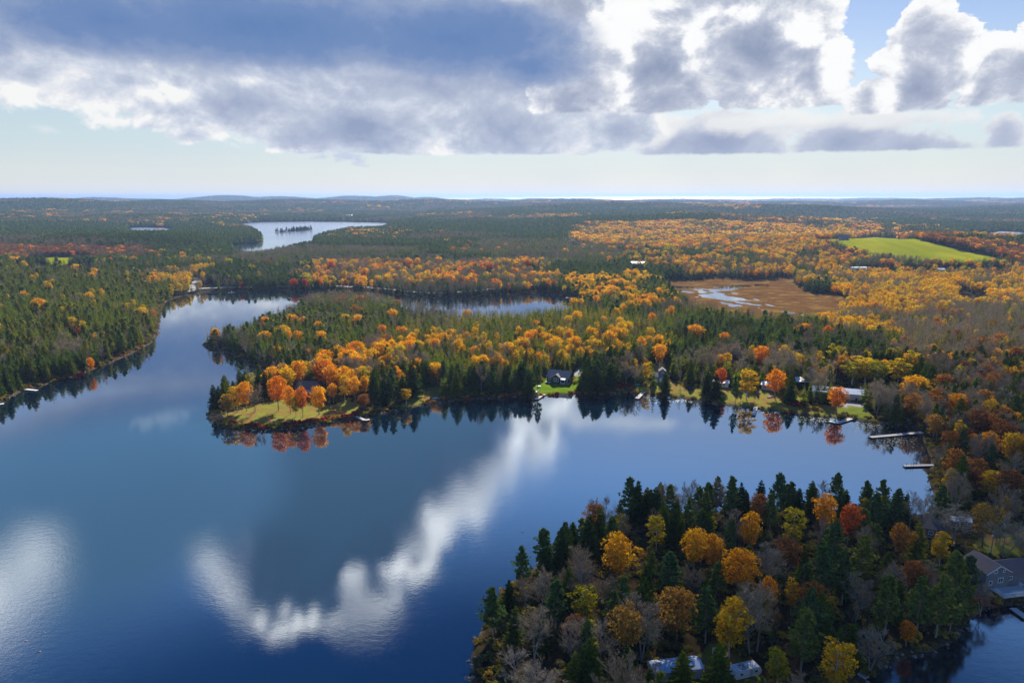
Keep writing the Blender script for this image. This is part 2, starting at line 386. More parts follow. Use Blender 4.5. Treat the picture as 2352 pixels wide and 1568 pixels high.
# ----------------------------------------------------------------- ground cover zones (0 forest floor, 1 lawn, 2 meadow, 3 marsh, 4 dry lawn / leaves, 5 gravel, 6 bright lawn)
ZONES = [
    (2, [(1938, 561), (1965, 553), (2005, 548), (2060, 552), (2120, 561), (2200, 577), (2260, 590), (2318, 605), (2312, 617), (2240, 618), (2150, 616), (2060, 609), (1990, 599), (1940, 585)]),
    (2, [(1850, 562), (1900, 556), (1945, 556), (1950, 572), (1890, 574)]),
    (2, [(62, 602), (120, 596), (210, 597), (216, 607), (140, 616), (60, 613)]),
    (4, [(503, 966), (530, 950), (575, 942), (610, 932), (650, 922), (700, 930), (760, 938), (800, 926), (835, 938), (820, 952), (770, 966), (690, 978), (600, 982), (520, 976)]),
    (4, [(920, 938), (950, 915), (985, 893), (1010, 893), (1012, 918), (985, 928), (940, 936)]),
    (6, [(1215, 903), (1228, 888), (1250, 880), (1262, 868), (1330, 870), (1348, 878), (1330, 897), (1290, 906), (1240, 908)]),
    (4, [(1440, 900), (1475, 893), (1520, 884), (1560, 888), (1580, 905), (1560, 912), (1500, 903)]),
    (4, [(1560, 905), (1640, 895), (1740, 905), (1830, 915), (1860, 935), (1990, 942), (1998, 960), (1940, 965), (1850, 953), (1740, 939), (1640, 926), (1580, 915)]),
    (1, [(1925, 936), (1990, 940), (2000, 962), (1960, 965), (1920, 950)]),
    (5, [(1905, 928), (1990, 935), (1995, 943), (1905, 940)]),
    (5, [(1305, 866), (1332, 852), (1345, 858), (1330, 872)]),
    (4, [(2235, 1260), (2260, 1235), (2352, 1230), (2500, 1240), (2500, 1300), (2352, 1290), (2250, 1285)]),
    (4, [(1590, 1535), (1640, 1495), (1700, 1520), (1750, 1560), (1740, 1600), (1610, 1590)]),
    (5, [(430, 672), (445, 645), (460, 640), (462, 655), (450, 672)]),
]
ZONES = [(z, np.array([G(u, v) for u, v in P])) for z, P in ZONES]
def zone_of(x, y, fuzz=1.0):
    z = np.zeros(x.shape, int)
    for (k, P) in ZONES:
        cx, cy2 = P.mean(0); rad = np.hypot(P[:, 0] - cx, P[:, 1] - cy2).max() + 10
        m = np.hypot(x - cx, y - cy2) < rad
        if m.any():
            s = poly_sd(x[m], y[m], P) + fuzz * 3 * (fbm(x[m], y[m], 9, 2, k) - 0.5)
            zz = z[m]; zz[s < 0] = k; z[m] = zz
    m = (np.abs(x - MARSH[:, 0].mean()) < 220) & (np.abs(y - MARSH[:, 1].mean()) < 260)
    if m.any():
        s = poly_sd(x[m], y[m], MARSH) + 34 * (fbm(x[m], y[m], 30, 3, 2) - 0.55)
        zz = z[m]; zz[s < 0] = 3; z[m] = zz
    return z

# ----------------------------------------------------------------- mesh + material helpers
def mk_mesh(name, V, faces, mats=(), midx=None, smooth=False):
    """faces: list of int arrays (n,3) / (n,4)"""
    me = bpy.data.meshes.new(name)
    V = np.asarray(V, np.float32).reshape(-1, 3)
    faces = [np.asarray(f, np.int32) for f in faces if len(f)]
    me.vertices.add(len(V)); me.vertices.foreach_set('co', V.ravel())
    tot = np.concatenate([np.full(len(f), f.shape[1], np.int32) for f in faces]) if faces else np.zeros(0, np.int32)
    if len(tot):
        me.loops.add(int(tot.sum())); me.polygons.add(len(tot))
        me.loops.foreach_set('vertex_index', np.concatenate([f.ravel() for f in faces]))
        st = np.zeros(len(tot), np.int32); st[1:] = np.cumsum(tot)[:-1]
        me.polygons.foreach_set('loop_start', st)
        if midx is not None: me.polygons.foreach_set('material_index', np.asarray(midx, np.int32))
        me.polygons.foreach_set('use_smooth', np.full(len(tot), bool(smooth)))
    for m in mats: me.materials.append(m)
    me.update(calc_edges=True)
    return me
def link(name, me, parent=None, loc=None):
    o = bpy.data.objects.new(name, me); COL.objects.link(o)
    if parent is not None: o.parent = parent
    if loc is not None: o.location = loc
    return o
def new_mat(name):
    m = bpy.data.materials.new(name); m.use_nodes = True
    m.node_tree.nodes.clear(); b = NB(m.node_tree)
    out = b.n('ShaderNodeOutputMaterial')
    return m, b, out
def simple_mat(name, col, rough=0.6, var=0.15, scale=3.0, metal=0.0, bump=0.0, stretch=(1, 1, 1)):
    m, b, out = new_mat(name)
    t = b.n('ShaderNodeTexCoord').outputs['Object']
    t = b.v('MULTIPLY', t, stretch)
    f = b.noise(t, scale, 5, 0.6)
    g = b.noise(b.v('ADD', t, (9, 4, 2)), scale * 0.17, 3, 0.5)
    k = b.m('MULTIPLY_ADD', f, var * 2, 1 - var); k = b.m('MULTIPLY', k, b.m('MULTIPLY_ADD', g, var * 1.4, 1 - 0.7 * var))
    p = b.n('ShaderNodeBsdfPrincipled')
    b.put(p.inputs['Base Color'], b.v('MULTIPLY', (*col,), k))
    p.inputs['Roughness'].default_value = rough; p.inputs['Metallic'].default_value = metal
    if bump:
        bp = b.n('ShaderNodeBump'); bp.inputs['Strength'].default_value = bump; bp.inputs['Distance'].default_value = 0.05
        b.put(bp.inputs['Height'], f); b.put(p.inputs['Normal'], bp.outputs[0])
    m.node_tree.links.new(p.outputs[0], out.inputs[0])
    return m

# ----------------------------------------------------------------- ground sheet
ang = np.concatenate([np.arange(-180, -60, 6), np.arange(-60, -44, 1.0), np.arange(-44, 44, 0.17), np.arange(44, 60, 1.0), np.arange(60, 180, 6)])
rad = np.concatenate([[8, 20, 35, 50], np.geomspace(62, 500, 230), np.geomspace(503, 860, 240), np.geomspace(865, 2300, 150), np.geomspace(2320, 16500, 200), [20000]])
AG, RG = np.meshgrid(np.radians(ang), rad)
GX = RG * np.sin(AG); GY = RG * np.cos(AG)
gx, gy = GX.ravel(), GY.ravel()
gs = shore_sd(gx, gy)
gz = ground(gx, gy, gs)
gz[RG.ravel() < 40] = -3 if True else 0
na, nr = len(ang), len(rad)
i = np.arange(nr - 1)[:, None] * na + np.arange(na)[None]
j = np.arange(nr - 1)[:, None] * na + (np.arange(na)[None] + 1) % na
quads = np.stack([i, j, j + na, i + na], -1).reshape(-1, 4)[:, ::-1]

gm, b, out = new_mat('ground_cover')
geo = b.n('ShaderNodeNewGeometry'); pos = geo.outputs['Position']
n1 = b.noise(pos, 0.35, 6, 0.6); n2 = b.noise(pos, 0.05, 4, 0.5); n3 = b.noise(pos, 2.2, 3, 0.6)
def at(nm):
    a_ = b.n('ShaderNodeAttribute', attribute_name=nm); return a_.outputs['Fac'], a_.outputs['Color']
floor_c = b.mix(n2, b.ramp(n1, [(0.3, (0.016, 0.014, 0.008)), (0.5, (0.050, 0.032, 0.016)), (0.7, (0.12, 0.06, 0.022))]), b.ramp(n1, [(0.3, (0.012, 0.014, 0.007)), (0.7, (0.05, 0.045, 0.02))]))
farc = b.ramp(b.noise(pos, 0.012, 5, 0.6), [(0.3, (0.008, 0.020, 0.012)), (0.62, (0.016, 0.032, 0.016)), (0.70, (0.12, 0.07, 0.02))])
fr = b.n('ShaderNodeVectorMath', operation='LENGTH'); b.put(fr.inputs[0], pos)
floor_c = b.mix(b.ss(fr.outputs['Value'], 1500.0, 4500.0), floor_c, farc)
lawn = b.ramp(n1, [(0.3, (0.10, 0.14, 0.018)), (0.7, (0.17, 0.20, 0.03))])
mead = b.ramp(b.noise(b.v('MULTIPLY', pos, (1, 0.35, 1)), 0.03, 5, 0.6), [(0.3, (0.175, 0.20, 0.002)), (0.5, (0.22, 0.235, 0.002)), (0.7, (0.29, 0.27, 0.006))])
marsh = b.ramp(b.noise(b.v('MULTIPLY', pos, (0.5, 1.0, 1)), 0.09, 7, 0.62), [(0.32, (0.06, 0.028, 0.010)), (0.44, (0.15, 0.072, 0.018)), (0.50, (0.10, 0.050, 0.02)), (0.58, (0.20, 0.115, 0.03)), (0.72, (0.16, 0.12, 0.02))])
dry = b.ramp(b.noise(pos, 0.22, 6, 0.62, 0.5), [(0.30, (0.16, 0.085, 0.03)), (0.44, (0.26, 0.15, 0.05)), (0.50, (0.17, 0.18, 0.03)), (0.6, (0.21, 0.21, 0.035)), (0.72, (0.30, 0.16, 0.06))])
grav = b.ramp(n3, [(0.3, (0.26, 0.24, 0.22)), (0.7, (0.42, 0.40, 0.37))])
brl = b.ramp(n1, [(0.3, (0.085, 0.155, 0.008)), (0.5, (0.12, 0.20, 0.01)), (0.7, (0.17, 0.23, 0.02))])
shorec = b.ramp(b.noise(pos, 0.6, 5, 0.6), [(0.3, (0.03, 0.02, 0.012)), (0.5, (0.07, 0.055, 0.03)), (0.7, (0.17, 0.14, 0.09))])
c = floor_c
for nm, cc in (('z1', lawn), ('z2', mead), ('z3', marsh), ('z4', dry), ('z5', grav), ('z6', brl)):
    c = b.mix(at(nm)[0], c, cc)
sepg = b.n('ShaderNodeSeparateXYZ'); b.put(sepg.inputs[0], pos)
wet = b.ss(b.m('MULTIPLY_ADD', n1, 0.5, sepg.outputs[2]), 0.35, 0.95, 1.0, 0.0)
wet = b.m('MULTIPLY', wet, b.m('SUBTRACT', 1.0, at('z3')[0]))
c = b.mix(wet, c, shorec)
p = b.n('ShaderNodeBsdfPrincipled'); b.put(p.inputs['Base Color'], c); p.inputs['Roughness'].default_value = 0.95
p.inputs['Specular IOR Level'].default_value = 0.0
bp = b.n('ShaderNodeBump'); bp.inputs['Strength'].default_value = 0.7; bp.inputs['Distance'].default_value = 0.5
b.put(bp.inputs['Height'], b.m('ADD', n1, b.m('MULTIPLY', n3, 0.35))); b.put(p.inputs['Normal'], bp.outputs[0])
b.t.links.new(p.outputs[0], out.inputs[0])

gme = mk_mesh('ground', np.stack([gx, gy, gz], -1), [quads], [gm], smooth=True)
zid = zone_of(gx, gy)
for k in range(1, 7):
    zt = (zid == k).astype(np.float32)
    at_ = gme.attributes.new('z%d' % k, 'FLOAT', 'POINT'); at_.data.foreach_set('value', zt)
gobj = link('ground', gme); gobj['kind'] = 'structure'

# ----------------------------------------------------------------- water sheet (lakes and the sea share one level)
wm, b, out = new_mat('lake_water')
geo = b.n('ShaderNodeNewGeometry'); pos = geo.outputs['Position']
r_ = b.n('ShaderNodeVectorMath', operation='LENGTH'); b.put(r_.inputs[0], pos)
breeze = b.noise(b.v('MULTIPLY', pos, (1.0, 0.55, 1)), 0.010, 4, 0.55, 0.6)      # cat's paws against calm patches
wv = b.v('MULTIPLY', pos, (0.8, 1.5, 1.0))
w1 = b.noise(wv, 1.5, 5, 0.65); w2 = b.noise(wv, 0.45, 3, 0.5)
hgt = b.m('ADD', b.m('MULTIPLY', w1, 0.6), b.m('MULTIPLY', w2, 0.6))
bp = b.n('ShaderNodeBump'); bp.inputs['Distance'].default_value = 0.10
b.put(bp.inputs['Strength'], b.m('MULTIPLY', b.ss(breeze, 0.36, 0.62, 0.15, 1.0), b.ss(r_.outputs['Value'], 150.0, 420.0, 0.26, 0.03)))
b.put(bp.inputs['Height'], hgt)
deep = b.mix(b.noise(pos, 0.012, 3, 0.5), (0.0006, 0.007, 0.020, 1), (0.0008, 0.011, 0.024, 1))
dif = b.n('ShaderNodeBsdfDiffuse'); b.put(dif.inputs[0], deep)
gl = b.n('ShaderNodeBsdfGlossy'); gl.inputs['Roughness'].default_value = 0.03; gl.inputs[0].default_value = (0.92, 0.97, 1.0, 1); b.put(gl.inputs['Normal'], bp.outputs[0])
b.put(gl.inputs['Roughness'], b.m('ADD', b.ss(breeze, 0.36, 0.62, 0.008, 0.03), b.ss(r_.outputs['Value'], 600.0, 2600.0, 0.0, 0.20)))
lw = b.n('ShaderNodeLayerWeight'); lw.inputs[0].default_value = 0.5
fac_ = b.m('MULTIPLY_ADD', b.m('POWER', lw.outputs['Facing'], 3.0), 0.8, 0.19)
ms = b.n('ShaderNodeMixShader'); b.put(ms.inputs[0], fac_); b.put(ms.inputs[1], dif.outputs[0]); b.put(ms.inputs[2], gl.outputs[0])
b.t.links.new(ms.outputs[0], out.inputs[0])
aw = np.radians(np.arange(0, 360, 5)); rw = np.array([0.0, 300, 1500, 6000, 20000, 60000, 110000])
Vw = [(0, 0, 0)] + [(r * math.sin(a), r * math.cos(a), 0) for r in rw[1:] for a in aw]
nA_ = len(aw); tri = [(0, 1 + (k + 1) % nA_, 1 + k) for k in range(nA_)]; qd = []
for q in range(len(rw) - 2):
    for k in range(nA_):
        a0 = 1 + q * nA_ + k; a1 = 1 + q * nA_ + (k + 1) % nA_
        qd.append((a0, a1, a1 + nA_, a0 + nA_))
wobj = link('water', mk_mesh('water', Vw, [np.array(tri), np.array(qd)], [wm], smooth=False)); wobj['kind'] = 'structure'
# ----------------------------------------------------------------- foliage + bark materials
def leaf_mat(name, mode, stops, trans=0.45, hue_noise=0.5):
    """mode 'OBJ': tint comes from the object's own colour alpha-less value; 'INST': from the instance attribute"""
    m, b, out = new_mat(name)
    if mode == 'OBJ':
        oi = b.n('ShaderNodeObjectInfo'); s_ = b.n('ShaderNodeSeparateColor'); b.t.links.new(oi.outputs['Color'], s_.inputs[0]); tint = s_.outputs[0]
    else:
        a_ = b.n('ShaderNodeAttribute', attribute_type='INSTANCER', attribute_name='tint'); tint = a_.outputs['Fac']
    tc_ = b.n('ShaderNodeTexCoord').outputs['Object']
    gp = b.n('ShaderNodeNewGeometry').outputs['Position']
    f = b.noise(tc_, 0.35, 3, 0.6)
    rnd = b.n('ShaderNodeTexWhiteNoise', noise_dimensions='3D')
    b.put(rnd.inputs['Vector'], b.v('FLOOR', b.v('MULTIPLY', gp, (2.2, 2.2, 2.2))))
    k = b.m('MULTIPLY_ADD', b.m('SUBTRACT', f, 0.5), hue_noise * 0.8, tint)
    k = b.m('MULTIPLY_ADD', b.m('SUBTRACT', rnd.outputs['Value'], 0.5), 0.10, k)
    col = b.ramp(k, stops)
    val = b.m('MULTIPLY', b.m('MULTIPLY_ADD', rnd.outputs['Value'], 0.7, 0.65), b.ss(b.noise(tc_, 0.8, 2, 0.5), 0.3, 0.7, 0.72, 1.25))
    col = b.v('MULTIPLY', col, val)
    d = b.n('ShaderNodeBsdfDiffuse'); b.put(d.inputs[0], col)
    t = b.n('ShaderNodeBsdfTranslucent'); b.put(t.inputs[0], b.v('MULTIPLY', col, (1.15, 1.05, 0.6)))
    mx = b.n('ShaderNodeMixShader'); mx.inputs[0].default_value = trans
    b.t.links.new(d.outputs[0], mx.inputs[1]); b.t.links.new(t.outputs[0], mx.inputs[2])
    b.t.links.new(mx.outputs[0], out.inputs[0])
    return m
STOPS = {
    'spruce': [(0.0, (0.038, 0.078, 0.020)), (0.35, (0.088, 0.142, 0.014)), (0.7, (0.165, 0.205, 0.010)), (1.0, (0.22, 0.20, 0.010))],
    'pine':   [(0.0, (0.058, 0.125, 0.040)), (0.4, (0.120, 0.175, 0.034)), (0.7, (0.20, 0.215, 0.026)), (1.0, (0.28, 0.25, 0.022))],
    'larch':  [(0.0, (0.08, 0.11, 0.018)), (0.45, (0.22, 0.23, 0.016)), (0.8, (0.38, 0.30, 0.02)), (1.0, (0.46, 0.32, 0.02))],
    'maple':  [(0.0, (0.42, 0.065, 0.03)), (0.28, (0.56, 0.15, 0.02)), (0.5, (0.70, 0.27, 0.010)), (0.78, (0.74, 0.42, 0.012)), (1.0, (0.50, 0.42, 0.02))],
    'birch':  [(0.0, (0.24, 0.26, 0.02)), (0.4, (0.46, 0.38, 0.015)), (0.75, (0.66, 0.40, 0.012)), (1.0, (0.52, 0.30, 0.03))],
    'oak':    [(0.0, (0.17, 0.075, 0.035)), (0.4, (0.30, 0.12, 0.03)), (0.7, (0.42, 0.19, 0.03)), (1.0, (0.40, 0.26, 0.05))],
    'bare':   [(0.0, (0.20, 0.135, 0.075)), (0.5, (0.33, 0.25, 0.155)), (1.0, (0.46, 0.38, 0.26))],
}
TR = {'spruce': 0.42, 'pine': 0.42, 'larch': 0.4, 'maple': 0.5, 'birch': 0.5, 'oak': 0.45, 'bare': 0.1}
LM = {k: leaf_mat(k + '_foliage', 'OBJ', STOPS[k], TR[k], 0.7 if k in ('maple', 'birch') else 0.5) for k in STOPS}
LI = {k: leaf_mat(k + '_foliage_far', 'INST', STOPS[k], TR[k], 0.7 if k in ('maple', 'birch') else 0.5) for k in STOPS}
BARK = simple_mat('bark_brown', (0.10, 0.078, 0.06), 0.9, 0.4, 6, stretch=(1, 1, 0.2))
BARKG = simple_mat('bark_grey', (0.24, 0.215, 0.19), 0.9, 0.4, 5, stretch=(1, 1, 0.2))
BARKW = simple_mat('bark_pale', (0.50, 0.47, 0.42), 0.8, 0.35, 5, stretch=(1, 1, 0.35))
BK = {'spruce': BARK, 'pine': BARKG, 'larch': BARK, 'maple': BARKG, 'birch': BARKW, 'oak': BARK, 'bare': BARKG}

# ----------------------------------------------------------------- tree shapes
class Geo:
    def __init__(s): s.V = []; s.Q = []; s.T = []; s.n = 0
    def quads(s, P):            # P (n,4,3)
        n = len(P)
        if not n: return
        s.V.append(P.reshape(-1, 3)); s.Q.append(np.arange(4 * n).reshape(n, 4) + s.n); s.n += 4 * n
    def tris(s, P):
        n = len(P)
        if not n: return
        s.V.append(P.reshape(-1, 3)); s.T.append(np.arange(3 * n).reshape(n, 3) + s.n); s.n += 3 * n
    def tube(s, pts, rs, k=5):
        pts = np.asarray(pts, float); m = len(pts)
        d = np.gradient(pts, axis=0); d /= np.linalg.norm(d, axis=1)[:, None] + 1e-9
        up = np.array([0.31, 0.2, 0.93]) if abs(d[0, 2]) < 0.8 else np.array([1.0, 0.1, 0])
        a = np.cross(d, up); a /= np.linalg.norm(a, axis=1)[:, None] + 1e-9; c = np.cross(d, a)
        t = np.arange(k) * 2 * np.pi / k
        ring = pts[:, None] + np.asarray(rs)[:, None, None] * (np.cos(t)[None, :, None] * a[:, None] + np.sin(t)[None, :, None] * c[:, None])
        s.V.append(ring.reshape(-1, 3))
        f = [(i * k + j, i * k + (j + 1) % k, (i + 1) * k + (j + 1) % k, (i + 1) * k + j) for i in range(m - 1) for j in range(k)]
        s.Q.append(np.array(f) + s.n); s.n += m * k
    def mesh(s, name, mats):
        V, Q, T = s.arrays()
        return mk_mesh(name, V, [Q, T], mats)
    def arrays(s):
        return (np.concatenate(s.V) if s.V else np.zeros((0, 3)), np.concatenate(s.Q) if s.Q else np.zeros((0, 4), int), np.concatenate(s.T) if s.T else np.zeros((0, 3), int))
def merge(name, parts):
    """parts: (Geo, material) -> one mesh with a slot per part"""
    Vs, Qs, Ts, mq, mt, mats, n = [], [], [], [], [], [], 0
    for i, (g, m) in enumerate(parts):
        V, Q, T = g.arrays(); Vs.append(V); Qs.append(Q + n); Ts.append(T + n); n += len(V)
        mq.append(np.full(len(Q), i)); mt.append(np.full(len(T), i)); mats.append(m)
    return mk_mesh(name, np.concatenate(Vs), [np.concatenate(Qs), np.concatenate(Ts)], mats, np.concatenate([np.concatenate(mq), np.concatenate(mt)]))

def cards(C, size, rg, N=None, asp=1.0):
    """leaf sprays: a bent, ragged quad at each centre"""
    n = len(C)
    nn = rg.normal(size=(n, 3)) if N is None else N + rg.normal(size=(n, 3)) * 0.55
    nn /= np.linalg.norm(nn, axis=1)[:, None] + 1e-9
    a = np.cross(nn, rg.normal(size=(n, 3))); a /= np.linalg.norm(a, axis=1)[:, None] + 1e-9
    c = np.cross(nn, a)
    s = (size * rg.uniform(0.6, 1.35, n))[:, None]
    j = lambda: rg.uniform(0.55, 1.25, (n, 1))
    return np.stack([C - a * s * j() * asp, C - c * s * j(), C + a * s * j() * asp, C + c * s * j()], 1) + nn[:, None] * (rg.uniform(-.3, .3, (n, 4, 1)) * s[:, None])

def bent(rg, h, lean=0.03, n=6):
    z = np.linspace(0, h, n); off = np.cumsum(rg.normal(0, lean * h / n, (n, 2)), 0); off -= off[0]
    return np.column_stack([off, z])

def broadleaf(seed, lod, kind):
    rg = np.random.default_rng(seed * 17 + 3)
    h = 13.0; crown, wood = Geo(), Geo()
    if kind == 'birch': cz, rx, rz, nb, br = 0.62, 0.20, 0.38, (30, 13, 6)[lod], (0.07, 0.10)
    elif kind == 'oak': cz, rx, rz, nb, br = 0.64, 0.33, 0.33, (38, 14, 6)[lod], (0.09, 0.14)
    else: cz, rx, rz, nb, br = 0.62, 0.33, 0.37, (44, 15, 6)[lod], (0.09, 0.15)
    nq = (52, 20, 7)[lod]; size = {0: 0.30, 1: 0.62, 2: 1.35}[lod] * (0.85 if kind == 'birch' else 1.0)
    tr = bent(rg, h * 0.72)
    if lod < 2: wood.tube(tr, np.linspace(0.24, 0.07, 6) * (0.6 if kind == 'birch' else 1), (7, 4)[lod])
    B = []
    ph = rg.uniform(0, 6.28); lop = rg.uniform(0.6, 1.3, 8)
    for i in range(nb):
        u = 1 - 2 * (i + .5) / nb; t = i * 2.399963 + ph
        s = math.sqrt(1 - u * u)
        w = np.interp((t % 6.283) / 6.283 * 8, np.arange(9), np.append(lop, lop[0]))
        k = rg.uniform(0.55, 0.95) * w
        if rg.random() < 0.25: k *= 0.5
        shape = 1.0 if u > 0 else (0.8 if kind != 'birch' else 0.9)
        B.append([s * math.cos(t) * rx * h * k * shape, s * math.sin(t) * rx * h * k * shape, cz * h + u * rz * h * rg.uniform(0.8, 1.02)])
    B = np.array(B); Rb = rg.uniform(*br, nb) * h * (1.0, 1.25, 1.6)[lod]
    if kind != 'birch': Rb[B[:, 2] > cz * h] *= 1.12
    for p_, r in zip(B, Rb):
        if lod == 0 and rg.random() < .12: continue
        d = rg.normal(size=(nq, 3)); d /= np.linalg.norm(d, axis=1)[:, None]
        d[:, 2] = np.where(d[:, 2] < -0.35, -d[:, 2], d[:, 2])
        C = p_ + d * (r * rg.uniform(0.45, 1.08, nq) ** 0.7)[:, None] * np.array([1, 1, 0.78])
        crown.quads(cards(C, size, rg, N=d))
    if lod == 0:
        for p_ in B[::2]:
            z0 = np.clip(p_[2] - np.hypot(*p_[:2]) * 0.9, 0.22 * h, 0.7 * h); f = z0 / (0.72 * h)
            st = np.array([np.interp(f, np.linspace(0, 1, 6), tr[:, 0]), np.interp(f, np.linspace(0, 1, 6), tr[:, 1]), z0])
            mid = (st + p_) / 2 + rg.normal(0, 0.25, 3) + [0, 0, -0.2]
            wood.tube([st, mid, p_], [0.09 * (1 - f * .5), 0.05, 0.02], 3)
    return crown, wood, h

def conifer(seed, lod, kind):
    rg = np.random.default_rng(seed * 31 + 5)
    h = 14.0; crown, wood = Geo(), Geo()
    if lod == 2:
        n = 7; Rr = h * (0.21 if kind != 'pine' else 0.25)
        for k in range(4):
            z0 = h * (0.16 + 0.2 * k); z1 = h * min(1.0, 0.47 + 0.2 * k) if k < 3 else h
            r = Rr * (1 - 0.24 * k); t = np.arange(n) * 2 * np.pi / n + rg.uniform(0, 6)
            rr = r * rg.uniform(0.55, 1.25, n)
            ring = np.stack([rr * np.cos(t), rr * np.sin(t), np.full(n, z0) + rg.normal(0, .03 * h, n)], 1)
            top = np.array([rg.normal(0, .1), rg.normal(0, .1), z1])
            crown.tris(np.stack([ring, np.roll(ring, -1, 0) * [0.75, 0.75, 1], np.tile(top, (n, 1))], 1))
        return crown, wood, h
    tr = bent(rg, h * 0.97, 0.015)
    wood.tube(tr, np.linspace(0.22, 0.03, 6), (6, 3)[lod])
    lv = {('spruce', 0): 26, ('pine', 0): 15, ('larch', 0): 22}.get((kind, lod), {'spruce': 12, 'pine': 9, 'larch': 11}[kind])
    for k in range(lv):
        f = (k + rg.uniform(0, .6)) / lv
        z = h * (({'spruce': 0.10, 'pine': 0.26, 'larch': 0.14}[kind]) + (1 - {'spruce': 0.10, 'pine': 0.26, 'larch': 0.14}[kind]) * f * 0.985)
        if kind == 'spruce': L = h * 0.205 * (1 - f) ** 0.82 + 0.25
        elif kind == 'larch': L = h * 0.155 * (1 - f) ** 0.75 + 0.22
        else: L = h * 0.29 * (1 - 0.90 * f ** 1.25) * (0.65 + 0.35 * math.sin(min(f * 3.2, 1.57))) * rg.uniform(0.55, 1.1)
        nb = ({'spruce': 9, 'pine': 6, 'larch': 8}[kind], {'spruce': 6, 'pine': 5, 'larch': 6}[kind])[lod]
        if f > 0.85 and kind != 'pine': nb = max(4, nb - 3)
        t0 = rg.uniform(0, 6.28)
        for j in range(nb):
            if kind == 'pine' and rg.random() < 0.12: continue
            t = t0 + j * 2 * math.pi / nb + rg.normal(0, 0.2)
            l = L * rg.uniform(0.6, 1.2) * (1.15 if kind != 'pine' else 1)
            dr = np.array([math.cos(t), math.sin(t), 0]); sd_ = np.array([-math.sin(t), math.cos(t), 0])
            slope = {'spruce': -0.30, 'larch': -0.05, 'pine': 0.16}[kind] + rg.normal(0, .08) + (0.45 * f if kind != 'pine' else 0.35 * f)
            base = np.array([np.interp(z, tr[:, 2], tr[:, 0]), np.interp(z, tr[:, 2], tr[:, 1]), z])
            if kind == 'pine':
                nt = (15, 4)[lod]; sz = (0.36, 0.85)[lod]
                s_ = rg.uniform(0.35, 1.0, nt) ** 0.8
                w = rg.uniform(-1, 1, nt) * 0.32 * l * s_
                C = base + dr * (l * s_)[:, None] + sd_ * w[:, None] + np.column_stack([np.zeros(nt), np.zeros(nt), slope * l * s_ + 0.10 * l * s_ ** 2 + rg.normal(0, .16, nt)])
                crown.quads(cards(C, sz, rg, N=np.tile([0.1, 0.1, 1.1], (nt, 1)) + dr * 0.5, asp=1.25))
                if lod == 0: wood.tube([base, base + dr * l * 0.9 + [0, 0, slope * l]], [0.055, 0.015], 3)
            else:
                ns = ((6 if kind == 'spruce' else 6), 2)[lod]
                if lod == 1:
                    w = l * 0.42; e = base + dr * l + [0, 0, slope * l]
                    m_ = base + dr * l * 0.45 + [0, 0, slope * l * 0.3]
                    dz = rg.uniform(-.15, .15, 2)
                    crown.quads(np.array([[base, m_ + sd_ * w + [0, 0, dz[0]], e, m_ - sd_ * w + [0, 0, dz[1]]]]))
                else:
                    s_ = np.linspace(0.22, 1.0, ns) + rg.normal(0, .04, ns)
                    mid = base + dr * (l * s_)[:, None] + np.column_stack([np.zeros(ns), np.zeros(ns), slope * l * s_ + 0.08 * l * s_ ** 2])
                    wd = (0.20 * l + 0.16) * (1.15 - 0.75 * s_)
                    for sg in (-1, 1):
                        tip = mid + sd_ * (sg * wd * 1.25)[:, None] + dr * (wd * 0.75)[:, None] - np.column_stack([np.zeros(ns), np.zeros(ns), rg.uniform(0.05, 0.3, ns) * (1.4 if kind == 'spruce' else .8)])
                        b0 = mid - dr * (0.13 * l); b1 = mid + dr * (0.15 * l)
                        crown.tris(np.stack([b0, tip, b1], 1) if sg > 0 else np.stack([b0, b1, tip], 1))
                        if kind == 'larch' or True:
                            dn = mid - np.column_stack([np.zeros(ns), np.zeros(ns), rg.uniform(.2, .5, ns)]) + sd_ * (sg * 0.1)
                            crown.tris(np.stack([b0, dn, b1], 1))
    if kind != 'pine': crown.quads(cards(np.array([[0, 0, h * 0.97]]) + tr[-1] * [1, 1, 0], 0.25, rg))
    return crown, wood, h

